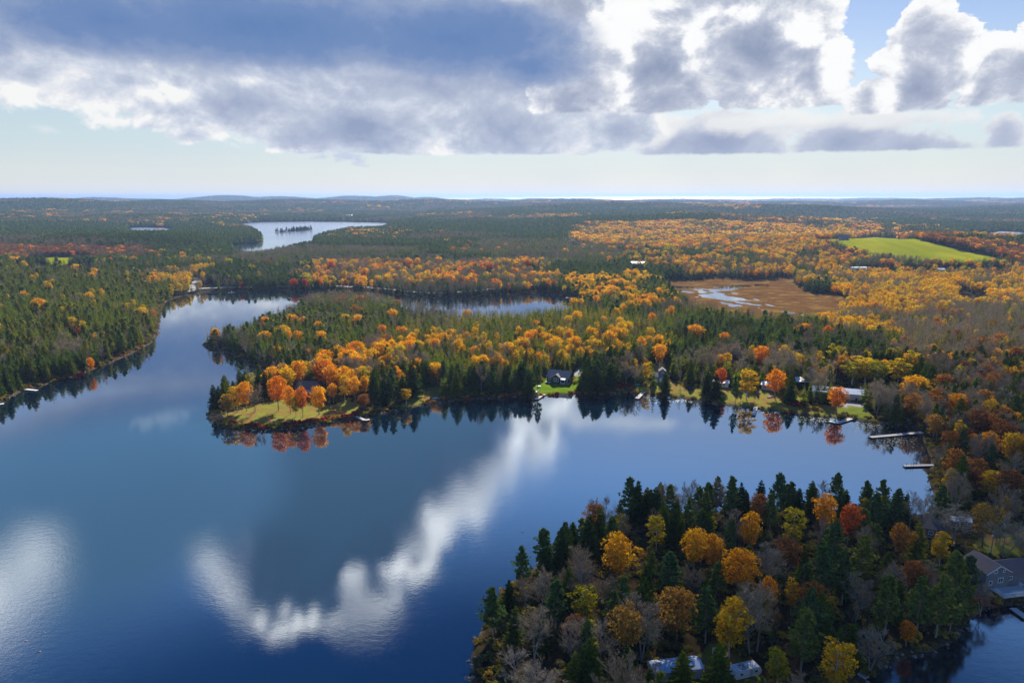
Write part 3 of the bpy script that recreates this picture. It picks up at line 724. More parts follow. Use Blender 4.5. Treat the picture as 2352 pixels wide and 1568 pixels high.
def bare(seed, lod, _k=None):
    rg = np.random.default_rng(seed * 13 + 1)
    h = 12.0; crown, wood = Geo(), Geo()
    sp = rg.uniform(0.45, 0.85)
    stems = 1 if rg.random() < 0.6 else 2
    tw = (0.020, 0.05, 0.15)[lod]
    T = []
    def limb(p, d, l, r, lev):
        q = p + d * l * 0.5 + rg.normal(0, .05 * l, 3); e = p + d * l + np.array([0, 0, 0.10 * l]) + rg.normal(0, .05 * l, 3)
        if lod == 0 and lev < 2: wood.tube([p, q, e], [r, r * .75, r * .4], 3)
        elif lod <= 1 and lev < 1: wood.tube([p, q, e], [r, r * .75, r * .4], 3)
        else:
            s_ = np.cross(d, rg.normal(size=3)); s_ /= np.linalg.norm(s_) + 1e-9; w = max(tw, r)
            T.append([p - s_ * w, p + s_ * w, e])
        if lev >= (3, 2, 1)[lod]: return
        nk = ((7, 6, 5), (5, 4, 0), (4, 0, 0))[lod][min(lev, 2)]
        for i in range(nk):
            f = rg.uniform(0.25, 1.0); b0 = p + (e - p) * f
            a = rg.normal(size=3); a -= d * np.dot(a, d); a /= np.linalg.norm(a) + 1e-9
            nd = d * rg.uniform(0.6, 1.1) + a * sp + np.array([0, 0, 0.25]); nd /= np.linalg.norm(nd)
            limb(b0, nd, l * rg.uniform(0.38, 0.62), r * 0.45, lev + 1)
    for s in range(stems):
        lean = rg.normal(0, 0.10 if stems == 1 else 0.22, 2)
        tr = np.array([[0, 0, 0], [lean[0] * 3, lean[1] * 3, h * .3], [lean[0] * 6, lean[1] * 6, h * .62], [lean[0] * 7.5, lean[1] * 7.5, h * .97]]) + np.array([[0, 0, 0]] + [[*rg.normal(0, .15, 2), 0]] * 3)
        if lod < 2: wood.tube(tr, np.array([0.17, 0.12, 0.07, 0.02]) * (1.0 if stems == 1 else .8), (6, 3)[lod])
        for i in range((15, 10, 9)[lod]):
            f = 0.25 + 0.72 * (i + rg.random()) / (15, 10, 9)[lod]; z = f * h
            b0 = np.array([np.interp(z, tr[:, 2], tr[:, 0]), np.interp(z, tr[:, 2], tr[:, 1]), z])
            t = rg.uniform(0, 6.28); nd = np.array([math.cos(t) * sp, math.sin(t) * sp, 0.75]); nd /= np.linalg.norm(nd)
            limb(b0, nd, h * 0.34 * (1.12 - f) * rg.uniform(.75, 1.25) + .4, 0.06, 0)
    crown.tris(np.array(T))
    return crown, wood, h

BUILD = {'spruce': conifer, 'pine': conifer, 'larch': conifer, 'maple': broadleaf, 'birch': broadleaf, 'oak': broadleaf, 'bare': bare}
KINDS = ['spruce', 'pine', 'larch', 'maple', 'birch', 'oak', 'bare']
NV = {0: 5, 1: 3, 2: 2}
NEAR, MIDM, PROTO = {}, {}, {}
for ki, k in enumerate(KINDS):
    NEAR[k] = []
    MIDM[k] = []
    for v_ in range(NV[0]):
        c_, w_, h_ = BUILD[k](v_ + 10 * ki, 0, k)
        NEAR[k].append((c_.mesh(k + '_crown', [LM[k]]), w_.mesh(k + '_trunk', [BK[k]]), merge(k + '_tree', [(c_, LM[k]), (w_, BK[k])]), h_))
    PROTO[k] = []
    for lod in (1, 2):
        for v_ in range(NV[lod]):
            c_, w_, h_ = BUILD[k](v_ + 50 + 10 * ki, lod, k)
            me = merge('%s_distant' % k, [(c_, LI[k]), (w_, BK[k])])
            PROTO[k].append(bpy.data.objects.new('%s_distant' % k, me))

# ----------------------------------------------------------------- where which trees grow
# (polygon in survey pixels of the trunks' feet, weights, height range, density 0..1)
def w(**k): return [k.get(n, 0.0) for n in KINDS]
TZ = [
    # foreground point
    ([(1060, 1640), (1060, 1400), (1190, 1300), (1440, 1160), (1700, 1160), (2140, 1165), (2250, 1250), (2260, 1400), (2000, 1560), (1900, 1720), (1100, 1750)],
     w(pine=.34, spruce=.30, bare=.22, birch=.08, maple=.05, oak=.08, larch=.03), (8, 13.5), 0.74, (0.1, 0.7)),
    ([(2140, 1180), (2500, 1100), (2500, 1385), (2240, 1420), (2250, 1250)], w(bare=.35, pine=.15, spruce=.1, oak=.2, birch=.2), (8, 15), 0.5, (0.3, 0.8)),
    # tip of the long point
    ([(470, 975), (470, 900), (640, 850), (720, 865), (720, 925), (600, 935), (500, 960)], w(spruce=.42, maple=.40, birch=.10, bare=.08), (8, 14), 1.0, (0.45, 0.85)),
    ([(700, 935), (700, 850), (830, 800), (1010, 815), (1040, 900), (900, 925), (840, 945)], w(spruce=.16, maple=.60, oak=.08, birch=.08, bare=.08), (9, 15), 1.0, (0.35, 0.85)),
    ([(840, 955), (880, 905), (1000, 880), (1230, 870), (1240, 915), (1010, 925)], w(spruce=.55, pine=.22, maple=.09, bare=.10, birch=.04), (10, 15), 1.0, (0.05, 0.45)),
    # orange belt
    ([(830, 860), (900, 800), (1100, 785), (1400, 765), (1550, 790), (1520, 830), (1250, 860), (1000, 885)], w(maple=.34, birch=.12, spruce=.36, bare=.08, larch=.10), (8, 13), 1.0, (0.4, 0.95)),
    # house shore
    ([(1200, 900), (1250, 850), (1450, 840), (1560, 880), (1350, 912)], w(spruce=.55, pine=.2, bare=.2, maple=.05), (10, 16), 1.0, (0.1, 0.5)),
    ([(1500, 910), (1520, 850), (1700, 830), (1990, 880), (2060, 940), (2030, 975), (1850, 950), (1600, 915)], w(bare=.34, spruce=.30, maple=.12, oak=.12, birch=.12), (9, 14), 0.8, (0.35, 0.9)),
    ([(1400, 870), (1420, 800), (1700, 770), (2000, 790), (2060, 850), (1700, 870)], w(spruce=.66, pine=.14, larch=.08, bare=.10, maple=.04), (10, 15), 1.0, (0.05, 0.5)),
    ([(1880, 905), (1880, 850), (2050, 830), (2090, 900), (2000, 925)], w(birch=.40, spruce=.42, maple=.10, bare=.08), (11, 16), 1.0, (0.05, 0.7)),
    # right bank
    ([(1990, 990), (2010, 900), (2150, 850), (2500, 830), (2500, 1180), (2170, 1190), (2120, 1040)], w(oak=.33, maple=.14, birch=.11, bare=.20, pine=.10, spruce=.12), (9, 15), 1.0, (0.25, 0.8)),
    ([(2020, 850), (2050, 770), (2150, 725), (2500, 740), (2500, 850), (2150, 860)], w(bare=.66, spruce=.12, larch=.10, oak=.06, birch=.06), (8, 12), 1.0, (0.3, 0.9)),
    ([(1850, 760), (1900, 690), (1800, 665), (1830, 640), (2500, 640), (2500, 745), (2150, 735), (2040, 790)], w(birch=.36, maple=.32, bare=.16, spruce=.07, oak=.09), (8, 12), 1.0, (0.45, 0.98)),
    ([(1800, 665), (1830, 638), (1960, 640), (1960, 660), (1900, 680)], w(birch=.4, maple=.3, oak=.1, bare=.2), (10, 13), 1.0, (0.3, 0.8)),
    ([(1900, 690), (1960, 680), (1990, 760), (1900, 770)], w(bare=.6, larch=.25, spruce=.15), (9, 13), 0.8, (0.3, 0.8)),
    # middle of the point
    ([(1280, 700), (1300, 650), (1420, 640), (1530, 665), (1560, 720), (1500, 740), (1400, 735)], w(maple=.50, spruce=.30, pine=.10, birch=.10), (9, 14), 1.0, (0.35, 0.85)),
    ([(1230, 800), (1260, 720), (1500, 735), (1700, 740), (1500, 790)], w(larch=.45, spruce=.42, bare=.05, maple=.08), (9, 13), 1.0, (0.3, 0.95)),
    ([(1500, 800), (1560, 725), (1940, 745), (2060, 790), (2060, 840), (1700, 800)], w(spruce=.66, larch=.16, pine=.08, bare=.10), (10, 14), 1.0, (0.2, 0.8)),
    ([(860, 800), (960, 725), (1260, 725), (1250, 790), (1000, 800)], w(larch=.34, spruce=.46, bare=.14, maple=.06), (8, 12), 1.0, (0.35, 0.95)),
    ([(690, 735), (700, 700), (860, 705), (960, 725), (860, 745)], w(bare=.30, spruce=.45, larch=.15, oak=.10), (12, 15), 1.0, (0.3, 0.7)),
    ([(600, 860), (480, 790), (690, 725), (900, 745), (860, 820), (720, 870)], w(spruce=.50, pine=.14, larch=.12, maple=.12, bare=.12), (9, 13), 1.0, (0.25, 0.85)),
    # left bank
    ([(-300, 990), (-300, 870), (180, 800), (350, 730), (390, 740), (340, 800), (50, 900)], w(pine=.22, spruce=.36, bare=.24, larch=.06, birch=.06, maple=.03, oak=.03), (9, 15), 0.9, (0.3, 0.9)),
    ([(-400, 900), (-400, 620), (330, 620), (385, 690), (360, 760), (180, 840)], w(spruce=.70, pine=.16, larch=.05, maple=.025, birch=.025, bare=.04), (10, 15), 1.0, (0.3, 0.9)),
    # far shore of the back bay
    ([(340, 690), (345, 640), (470, 620), (480, 660), (400, 690)], w(birch=.45, maple=.15, bare=.2, spruce=.2), (9, 12), 0.9, (0.3, 0.9)),
    ([(450, 665), (460, 620), (700, 610), (700, 668)], w(spruce=.74, pine=.12, bare=.08, birch=.06), (10, 14), 1.0, (0.05, 0.4)),
    ([(690, 668), (700, 612), (1280, 605), (1290, 680), (860, 672)], w(maple=.28, bare=.28, spruce=.30, oak=.08, birch=.06), (9, 13), 1.0, (0.0, 0.9)),
    # orange hill left of the meadow
    ([(1320, 562), (1330, 520), (1600, 512), (1950, 530), (2050, 555), (1930, 570), (1850, 600), (1500, 575)], w(maple=.36, oak=.26, birch=.10, bare=.16, spruce=.12), (9, 13), 1.0, (0.25, 0.85)),
    ([(2040, 556), (2060, 535), (2360, 580), (2500, 640), (2300, 615)], w(oak=.5, maple=.15, spruce=.25, bare=.1), (9, 13), 1.0, (0.0, 0.6)),
    ([(1500, 640), (1500, 600), (1900, 600), (2300, 610), (2500, 640), (1830, 645)], w(spruce=.30, oak=.15, maple=.20, birch=.15, bare=.20), (8, 12), 1.0, (0.2, 0.9)),
    ([(1400, 612), (1450, 575), (1850, 585), (1880, 612), (1500, 628)], w(spruce=.72, maple=.12, birch=.1, bare=.06), (10, 13), 1.0, (0.1, 0.5)),
    ([(1060, 612), (1080, 552), (1500, 560), (1500, 612)], w(bare=.40, larch=.26, spruce=.30, maple=.04), (7, 11), 1.0, (0.1, 0.6)),
    ([(520, 600), (700, 570), (1000, 580), (1000, 600), (640, 612)], w(bare=.45, spruce=.40, larch=.15), (8, 11), 1.0, (0.2, 0.6)),
    ([(-200, 600), (-100, 575), (320, 578), (330, 600), (200, 597), (60, 602)], w(oak=.52, bare=.30, maple=.08, spruce=.1), (9, 12), 1.0, (0.0, 0.5)),
    ([(-300, 640), (-300, 590), (400, 590), (540, 590), (460, 640)], w(spruce=.80, pine=.08, maple=.03, birch=.03, bare=.06), (10, 14), 1.0, (0.1, 0.5)),
]
_cut = np.array([1, 1, 1, .20, .30, .24, .6])       # broad crowns cover more ground each
TZ = [(np.array(P, float), np.array(W_) * _cut / sum(np.array(W_) * _cut), hr, dn, tn) for P, W_, hr, dn, tn in TZ]
def inpoly(u, v, P):
    ins = np.zeros(u.shape, bool)
    for (ax, ay), (bx, by) in zip(P, np.roll(P, -1, 0)):
        c = (ay > v) != (by > v)
        with np.errstate(divide='ignore', invalid='ignore'):
            ins ^= c & (u < ax + (v - ay) * (bx - ax) / ((by - ay) if by != ay else 1e-9))
    return ins

def scatter():
    """jittered polar lattice; the gaps widen beyond 900 m"""
    X, Y, S = [], [], []
    r = 108.0
    rg = np.random.default_rng(23)
    while r < 12500:
        s = 3.55 if r < 1000 else 3.55 * (r / 1000) ** 0.95
        lim = 47 if r < 3000 else 42
        da = s / r
        a = np.arange(-R(lim), R(lim), da); n = len(a)
        X.append((r + rg.uniform(-.48, .48, n) * s, a + rg.uniform(-.48, .48, n) * da)); S.append(np.full(n, s / 3.55))
        r += s
    rr = np.concatenate([q[0] for q in X]); ag = np.concatenate([q[1] for q in X]); S = np.concatenate(S)
    return rr * np.sin(ag), rr * np.cos(ag), S
tx, ty, tS = scatter()
print('candidates', len(tx))
tsd = shore_sd(tx, ty)
keep = tsd > 2.0
tx, ty, tS, tsd = tx[keep], ty[keep], tS[keep], tsd[keep]
tz = ground(tx, ty, tsd)
keep = tz > 0.35
for (ix, iy, rx, ry, ih) in ISL: keep &= ~(((tx - ix) / rx) ** 2 + ((ty - iy) / ry) ** 2 < 1.2)
tx, ty, tS, tsd, tz = tx[keep], ty[keep], tS[keep], tsd[keep], tz[keep]
tu, tv, tw_ = project(tx, ty, tz)
zn = zone_of(tx, ty, 1.0)
rg = np.random.default_rng(5)
N = len(tx)
kind = np.full(N, -1); hgt_ = np.zeros(N); tint = np.zeros(N); live = np.ones(N, bool)
# the general far forest
fo = fbm(tx, ty, 420, 4, 12); fo2 = fbm(tx, ty, 90, 3, 15)
right = np.clip((tu - 700) / 900, 0, 1)
pd_ = np.clip((fo - 0.56) * 7, 0, 0.85) * (0.25 + 0.75 * right) * np.clip((fo2 - 0.3) * 4, 0.2, 1)
pb_ = np.clip((fbm(tx, ty, 300, 3, 18) - 0.58) * 6, 0, 0.6)
q = rg.random(N)
kind = np.where(q < pd_ * 0.14, 3, np.where(q < pd_ * 0.22, 5, np.where(q < pd_ * .30, 4, np.where(q < pd_ + pb_ * (1 - pd_), 6, 0))))
kind = np.where((kind == 0) & (rg.random(N) < 0.12), 1, kind)
kind = np.where((kind == 0) & (rg.random(N) < 0.05), 2, kind)
hgt_ = rg.uniform(9, 14, N); tint = rg.uniform(0.1, 0.5, N)
tint = np.where(np.isin(kind, [3, 4, 5]), rg.uniform(0.2, 0.9, N), tint)
done = np.zeros(N, bool)
clump = fbm(tx, ty, 26, 3, 21)
jk = np.clip(1568 * 38 / tw_, 6, 90)
ju = tu + (fbm(tx, ty, 60, 3, 41) - .5) * 3.2 * jk; jv = tv + (fbm(tx, ty, 60, 3, 43) - .5) * 1.0 * jk * np.clip(120 / tw_ , .08, .6) * 2
for (P, Wt, hr, dn, tn) in TZ:
    m = inpoly(ju, jv, P) & ~done
    idx = np.where(m)[0]
    if not len(idx): continue
    # clumping: neighbours tend to be the same kind
    q = np.clip((clump[idx] - 0.5) * 3.0 + 0.5, 0, 1) * 0.55 + rg.random(len(idx)) * 0.45
    order = np.argsort(np.argsort(q)) / max(len(idx) - 1, 1)
    perm = np.random.default_rng(abs(int(P[0, 0])) + 9).permutation(len(KINDS))
    cw = np.cumsum(Wt[perm]); kk = perm[np.searchsorted(cw, order.clip(0, 0.9999))]
    mixin = rg.random(len(idx)) < 0.45
    kk2 = rg.choice(len(KINDS), len(idx), p=Wt)
    kind[idx] = np.where(mixin, kk2, kk)
    hgt_[idx] = rg.uniform(*hr, len(idx)); tint[idx] = rg.uniform(*tn, len(idx)) * 0.7 + 0.3 * (tn[0] + (tn[1] - tn[0]) * np.clip(fo2[idx] * 2 - .5, 0, 1))
    live[idx] = rg.random(len(idx)) < dn * (0.94 if dn >= 1 else 1.0)
    done[idx] = True
# stands of evergreens and bare thickets break up the broadleaved woods
pt = fbm(tx, ty, 55, 3, 51); sw = np.isin(kind, [3, 4, 5]) & (pt > .56) & (rg.random(N) < .75)
kind = np.where(sw, np.where(pt > .62, 0, np.where(rg.random(N) < .5, 6, 0)), kind)
mp = (kind == 3) & (rg.random(N) > 0.16)
tint = np.where(mp, np.clip(0.48 + 0.45 * tint + rg.normal(0, .08, N), 0, 1), tint)
tint = np.where(kind == 5, np.clip(tint + rg.normal(0, .15, N), 0, 1), tint)
hgt_ = np.where(np.isin(kind, [3, 5]), hgt_ * .92, hgt_)
# open ground keeps its few trees
op = np.isin(zn, [1, 2, 3, 5, 6]); live &= ~op
live &= ~((zn == 4) & (rg.random(N) > np.where((tu > 1400) & (tu < 1900), 0.16, 0.04)))
live &= ~((zn == 4) & (tu < 1100))
# shoreline trees are thinner
live &= ~((tsd < 4) & (rg.random(N) < 0.45) & (tw_ < 900))
broad = np.isin(kind, [3, 5])
live &= ~(broad & (tS <= 1.0) & (rg.random(N) < 0.25))
live &= ~((kind == 1) & (tS <= 1.0) & (rg.random(N) < 0.25))

KEEP_OUT = []      # (x, y, radius) filled in by houses, docks, roads before the forest is planted
# ----------------------------------------------------------------- things people built
def tag(o, label, cat, group=None):
    o['label'] = label; o['category'] = cat
    if group: o['group'] = group
    return o
def gh(x, y): return float(ground(np.array([x]), np.array([y]))[0])
def root(name, label, cat, x, y, z, yaw=0.0, group=None, keep=0):
    o = bpy.data.objects.new(name, None); COL.objects.link(o)
    o.location = (x, y, z); o.rotation_euler = (0, 0, yaw); o.empty_display_size = 0.5
    if keep: KEEP_OUT.append((x, y, keep))
    return tag(o, label, cat, group)
class Box:
    """collects boxes / prisms in local coordinates"""
    def __init__(s): s.V = []; s.F4 = []; s.F3 = []
    def box(s, x0, x1, y0, y1, z0, z1):
        n = len(s.V)
        s.V += [(x0, y0, z0), (x1, y0, z0), (x1, y1, z0), (x0, y1, z0), (x0, y0, z1), (x1, y0, z1), (x1, y1, z1), (x0, y1, z1)]
        s.F4 += [tuple(n + i for i in f) for f in ((3, 2, 1, 0), (4, 5, 6, 7), (0, 1, 5, 4), (1, 2, 6, 5), (2, 3, 7, 6), (3, 0, 4, 7))]
        return s
    def hexa(s, P):
        """8 corners, bottom 4 then top 4"""
        n = len(s.V); s.V += [tuple(p) for p in P]
        s.F4 += [tuple(n + i for i in f) for f in ((3, 2, 1, 0), (4, 5, 6, 7), (0, 1, 5, 4), (1, 2, 6, 5), (2, 3, 7, 6), (3, 0, 4, 7))]
        return s
    def bar(s, a, b_, t):
        a = np.array(a, float); c = np.array(b_, float); d = c - a; d /= np.linalg.norm(d)
        u = np.cross(d, [0, 0, 1.0] if abs(d[2]) < .9 else [1.0, 0, 0]); u /= np.linalg.norm(u); v = np.cross(d, u); u *= t / 2; v *= t / 2
        return s.hexa([a - u - v, a + u - v, a + u + v, a - u + v, c - u - v, c + u - v, c + u + v, c - u + v])
    def tri(s, *P):
        n = len(s.V); s.V += list(P); s.F3.append((n, n + 1, n + 2)); return s
    def quad(s, *P):
        n = len(s.V); s.V += list(P); s.F4.append((n, n + 1, n + 2, n + 3)); return s
    def build(s, name, mat, parent, smooth=False):
        me = mk_mesh(name, s.V, [np.array(s.F4).reshape(-1, 4), np.array(s.F3).reshape(-1, 3)], [mat], smooth=smooth)
        return link(name, me, parent)

MT = dict(
    navy=simple_mat('navy_siding', (0.018, 0.028, 0.055), 0.7, 0.15, 2, stretch=(0.3, 0.3, 6)),
    white=simple_mat('white_paint', (0.78, 0.78, 0.75), 0.5, 0.08, 2),
    shingle=simple_mat('grey_shingle_roof', (0.17, 0.16, 0.155), 0.85, 0.3, 3),
    darkroof=simple_mat('dark_shingle_roof', (0.075, 0.075, 0.08), 0.85, 0.3, 3),
    brownroof=simple_mat('brown_shingle_roof', (0.16, 0.11, 0.095), 0.85, 0.3, 3),
    metal=simple_mat('pale_metal_roof', (0.50, 0.58, 0.66), 0.55, 0.05, 1.2, stretch=(4, 0.4, 1)),
    whiteroof=simple_mat('white_metal_roof', (0.78, 0.77, 0.74), 0.4, 0.15, 1.5),
    beige=simple_mat('beige_siding', (0.50, 0.47, 0.42), 0.7, 0.12, 2, stretch=(0.3, 0.3, 5)),
    cedar=simple_mat('grey_cedar_shingle', (0.17, 0.17, 0.175), 0.85, 0.3, 5),
    brick=simple_mat('brown_siding', (0.20, 0.11, 0.07), 0.85, 0.25, 4),
    glass=simple_mat('window_glass', (0.03, 0.04, 0.05), 0.08, 0.1, 1),
    wood=simple_mat('weathered_boards', (0.46, 0.43, 0.39), 0.85, 0.3, 4, stretch=(1, 6, 1)),
    dwood=simple_mat('dark_timber', (0.09, 0.075, 0.06), 0.85, 0.3, 4),
    alum=simple_mat('bare_aluminium', (0.55, 0.57, 0.58), 0.35, 0.1, 3, metal=0.6),
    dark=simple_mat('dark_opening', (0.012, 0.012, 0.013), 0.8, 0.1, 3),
    concrete=simple_mat('concrete', (0.33, 0.32, 0.30), 0.9, 0.2, 2),
    cyan=simple_mat('turquoise_plastic', (0.02, 0.48, 0.55), 0.4, 0.15, 1.5),
    leaves=simple_mat('fallen_leaf_litter', (0.27, 0.17, 0.10), 0.95, 0.5, 9),
    rock=simple_mat('lake_rock', (0.20, 0.17, 0.15), 0.9, 0.4, 3),
)

def window(parent, x, y, z, w_, h_, face='f', panes=1):
    """frame standing proud of the wall, glass set behind its face. face f: towards -y, r: towards +x, l: towards -x"""
    def P(a0, a1, d0, d1, z0, z1, bx):
        if face == 'f': bx.box(x + a0, x + a1, y - d1, y - d0, z0, z1)
        elif face == 'r': bx.box(x + d0, x + d1, y + a0, y + a1, z0, z1)
        else: bx.box(x - d1, x - d0, y + a0, y + a1, z0, z1)
    f = Box(); t = 0.12
    P(-w_ / 2, w_ / 2, 0.003, .09, z, z + t, f); P(-w_ / 2, w_ / 2, 0.003, .09, z + h_ - t, z + h_, f)
    P(-w_ / 2, -w_ / 2 + t, 0.003, .088, z + t, z + h_ - t, f); P(w_ / 2 - t, w_ / 2, 0.003, .088, z + t, z + h_ - t, f)
    for k in range(1, panes):
        c_ = -w_ / 2 + w_ * k / panes; P(c_ - .05, c_ + .05, 0.003, .084, z + t, z + h_ - t, f)
    fr = f.build('window', MT['white'], parent)
    g = Box(); P(-w_ / 2 + t, w_ / 2 - t, 0.002, .04, z + t, z + h_ - t, g); g.build('pane', MT['glass'], fr)
    return fr
def gable_roof(W_, D_, zw, zr, ov=0.4, th=0.16, along='x', x0=0.0, y0=0.0):
    """solid two-slope roof slab; ridge along x or y; footprint x0..x0+W, y0..y0+D"""
    b_ = Box()
    if along == 'x':
        m = y0 + D_ / 2; s = (zr - zw) / (D_ / 2); xa, xb = x0 - ov, x0 + W_ + ov
        for sg in (-1, 1):
            e = m + sg * (D_ / 2 + ov); ze = zw - s * ov
            P = [(xa, e, ze), (xb, e, ze), (xb, m, zr), (xa, m, zr)]
            b_.hexa([*P, *[(p[0], p[1], p[2] + th) for p in P]] if sg < 0 else [*P[::-1], *[(p[0], p[1], p[2] + th) for p in P[::-1]]])
    else:
        m = x0 + W_ / 2; s = (zr - zw) / (W_ / 2); ya, yb = y0 - ov, y0 + D_ + ov
        for sg in (-1, 1):
            e = m + sg * (W_ / 2 + ov); ze = zw - s * ov
            P = [(e, ya, ze), (e, yb, ze), (m, yb, zr), (m, ya, zr)]
            b_.hexa([*P, *[(p[0], p[1], p[2] + th) for p in P]] if sg > 0 else [*P[::-1], *[(p[0], p[1], p[2] + th) for p in P[::-1]]])
    return b_
def gable_walls(W_, D_, zw, zr, along='x', x0=0.0, y0=0.0, z0=-1.2):
    b_ = Box(); x1, y1 = x0 + W_, y0 + D_
    b_.quad((x0, y0, z0), (x1, y0, z0), (x1, y0, zw), (x0, y0, zw)); b_.quad((x1, y1, z0), (x0, y1, z0), (x0, y1, zw), (x1, y1, zw))
    b_.quad((x1, y0, z0), (x1, y1, z0), (x1, y1, zw), (x1, y0, zw)); b_.quad((x0, y1, z0), (x0, y0, z0), (x0, y0, zw), (x0, y1, zw))
    if along == 'x':
        m = y0 + D_ / 2; b_.tri((x0, y1, zw), (x0, y0, zw), (x0, m, zr)); b_.tri((x1, y0, zw), (x1, y1, zw), (x1, m, zr))
    else:
        m = x0 + W_ / 2; b_.tri((x0, y0, zw), (x1, y0, zw), (m, y0, zr)); b_.tri((x1, y1, zw), (x0, y1, zw), (m, y1, zr))
    return b_
def at_px(pL, pR):
    xl, yl = G(*pL); xr, yr = G(*pR)
    return xl, yl, math.atan2(yr - yl, xr - xl), math.hypot(xr - xl, yr - yl)
def house(name, label, cat, pL, pR, D_, zw, zr, wall, roof, along='x', wins=(), door=None, chim=None, group=None, ov=0.45, side=()):
    x, y, yaw, W_ = at_px(pL, pR)
    cx, cy2 = x + math.cos(yaw) * W_ / 2 - math.sin(yaw) * D_ / 2, y + math.sin(yaw) * W_ / 2 + math.cos(yaw) * D_ / 2
    r = root(name, label, cat, x, y, max(gh(cx, cy2), 0.7) + 0.1, yaw, group)
    for f in np.linspace(0, 1, max(2, int(W_ / 5) + 1)):
        KEEP_OUT.append((x + math.cos(yaw) * W_ * f - math.sin(yaw) * D_ / 2, y + math.sin(yaw) * W_ * f + math.cos(yaw) * D_ / 2, D_ / 2 + 2.2))
    gable_walls(W_, D_, zw, zr - 0.02, along).build('wall', MT[wall], r)
    rf = gable_roof(W_, D_, zw, zr, ov, along=along).build('roof', MT[roof], r)
    Box().box(-.08, W_ + .08, -.08, D_ + .08, -1.3, 0.25).build('foundation', MT['concrete'], r)
    for (fx, z, w_, h_, pn) in wins: window(r, fx * W_, 0, z, w_, h_, 'f', pn)
    for (fy, z, w_, h_, s_) in side: window(r, W_ if s_ == 'r' else 0, fy * D_, z, w_, h_, s_, 1)
    if door:
        d = Box().box(door * W_ - .48, door * W_ + .48, -.06, -.003, .27, 2.3).build('door', MT['white'], r)
        Box().box(door * W_ + .3, door * W_ + .38, -.12, -.062, 1.2, 1.32).build('handle', MT['alum'], d)
    if chim: Box().box(chim * W_ - .3, chim * W_ + .3, D_ * .55, D_ * .55 + .6, zw, zr + 1.0).build('chimney', MT['brick'], rf)
    return r, W_

# --- navy house on the bright lawn
r, W_ = house('lakeside_house', 'navy blue bungalow with grey roof and white trim on the bright green lawn', 'house', (1256, 883), (1306, 888.5), 8.5, 3.0, 5.8, 'navy', 'shingle',
              wins=((.13, 1.0, 1.6, 1.5, 2), (.36, .6, .95, 2.0, 1), (.46, .6, .95, 2.0, 1), (.56, .6, .95, 2.0, 1), (.9, 1.0, 1.3, 1.4, 2)), side=((.3, 1.0, 1.2, 1.3, 'r'), (.7, 1.0, 1.2, 1.3, 'r')))
g_ = gable_walls(W_ * .36, 2.0, 3.0, 4.6, 'y', W_ * .27, -1.2); g_.build('front_gable', MT['navy'], r)
window(r, W_ * .37, -1.2, .7, 1.2, 2.0, 'f', 1); window(r, W_ * .45, -1.2, .7, 1.2, 2.0, 'f', 1); window(r, W_ * .53, -1.2, .7, 1.2, 2.0, 'f', 1)
gable_roof(W_ * .36, 4.4, 3.0, 4.6, .35, along='y', x0=W_ * .27, y0=-1.2).build('gable_roof', MT['shingle'], r)
b_ = Box(); b_.hexa([(W_ * .68, -2.2, 2.35), (W_ * .88, -2.2, 2.35), (W_ * .88, -.02, 2.75), (W_ * .68, -.02, 2.75), (W_ * .68, -2.2, 2.5), (W_ * .88, -2.2, 2.5), (W_ * .88, -.02, 2.9), (W_ * .68, -.02, 2.9)])
pr = b_.build('porch_roof', MT['white'], r)
for xx in (.69, .87): Box().box(W_ * xx - .07, W_ * xx + .07, -2.1, -1.96, 0, 2.34).build('post', MT['white'], pr)
Box().box(W_ * .66, W_ * .9, -2.4, -.1, .0, .3).build('porch_floor', MT['wood'], r)
Box().box(-.2, W_ * .22, -2.6, -.1, .0, .25).build('patio', MT['wood'], r)
# --- grey cottage under the trees
r, W_ = house('grey_cottage', 'small grey two storey cottage half hidden by bare trees', 'cottage', (1500, 885), (1531, 886), 6.5, 3.0, 4.6, 'cedar', 'shingle', wins=((.2, 1.1, .9, 1.1, 1), (.4, 1.1, .9, 1.1, 1), (.7, 1.1, .9, 1.1, 1)), door=.55)
gable_walls(3.4, 4.0, 5.6, 6.9, 'y', W_ * .45, 2.0, 3.6).build('upper_storey', MT['cedar'], r); gable_roof(3.4, 4.0, 5.6, 6.9, .35, along='y', x0=W_ * .45, y0=2.0).build('upper_roof', MT['shingle'], r)
window(r, W_ * .45 + 1.7, 2.0, 4.5, 1.3, 1.0, 'f', 2)
# --- long building with the pale metal roof
r, W_ = house('long_boathouse', 'long beige building with pale blue metal roof beside the gravel drive', 'building', (1866, 920), (1982, 930.5), 7.0, 3.1, 4.7, 'beige', 'metal', wins=((.08, 1.1, 1.4, 1.2, 2), (.2, 1.1, 1.2, 1.2, 2), (.46, 1.1, 1.2, 1.2, 2), (.7, 1.1, 1.2, 1.2, 2)), door=.92)
Box().box(W_ * .94, W_ * .94 + .3, 3.6, 3.9, 4.2, 5.8).build('stove_pipe', MT['alum'], r)
Box().box(W_ * .84, W_ * .84 + .7, -.9, -.2, .1, 1.15).build('bin', MT['dark'], r)
# --- trailers and huts in the trees
house('mobile_home', 'white roofed mobile home behind the orange maple on the far shore', 'mobile home', (1748, 903), (1778, 907), 5.5, 2.6, 3.6, 'beige', 'whiteroof', wins=((.25, 1.0, 1.2, .9, 2), (.6, 1.0, 1.2, .9, 2)), door=.85)
house('small_cabin', 'low white cabin behind the dark spruce by the far shore', 'cabin', (1638, 896), (1672, 899), 5.0, 2.4, 3.3, 'white', 'whiteroof', wins=((.3, 1.0, 1.2, .9, 2), (.7, 1.0, 1.2, .9, 2)), door=.5)
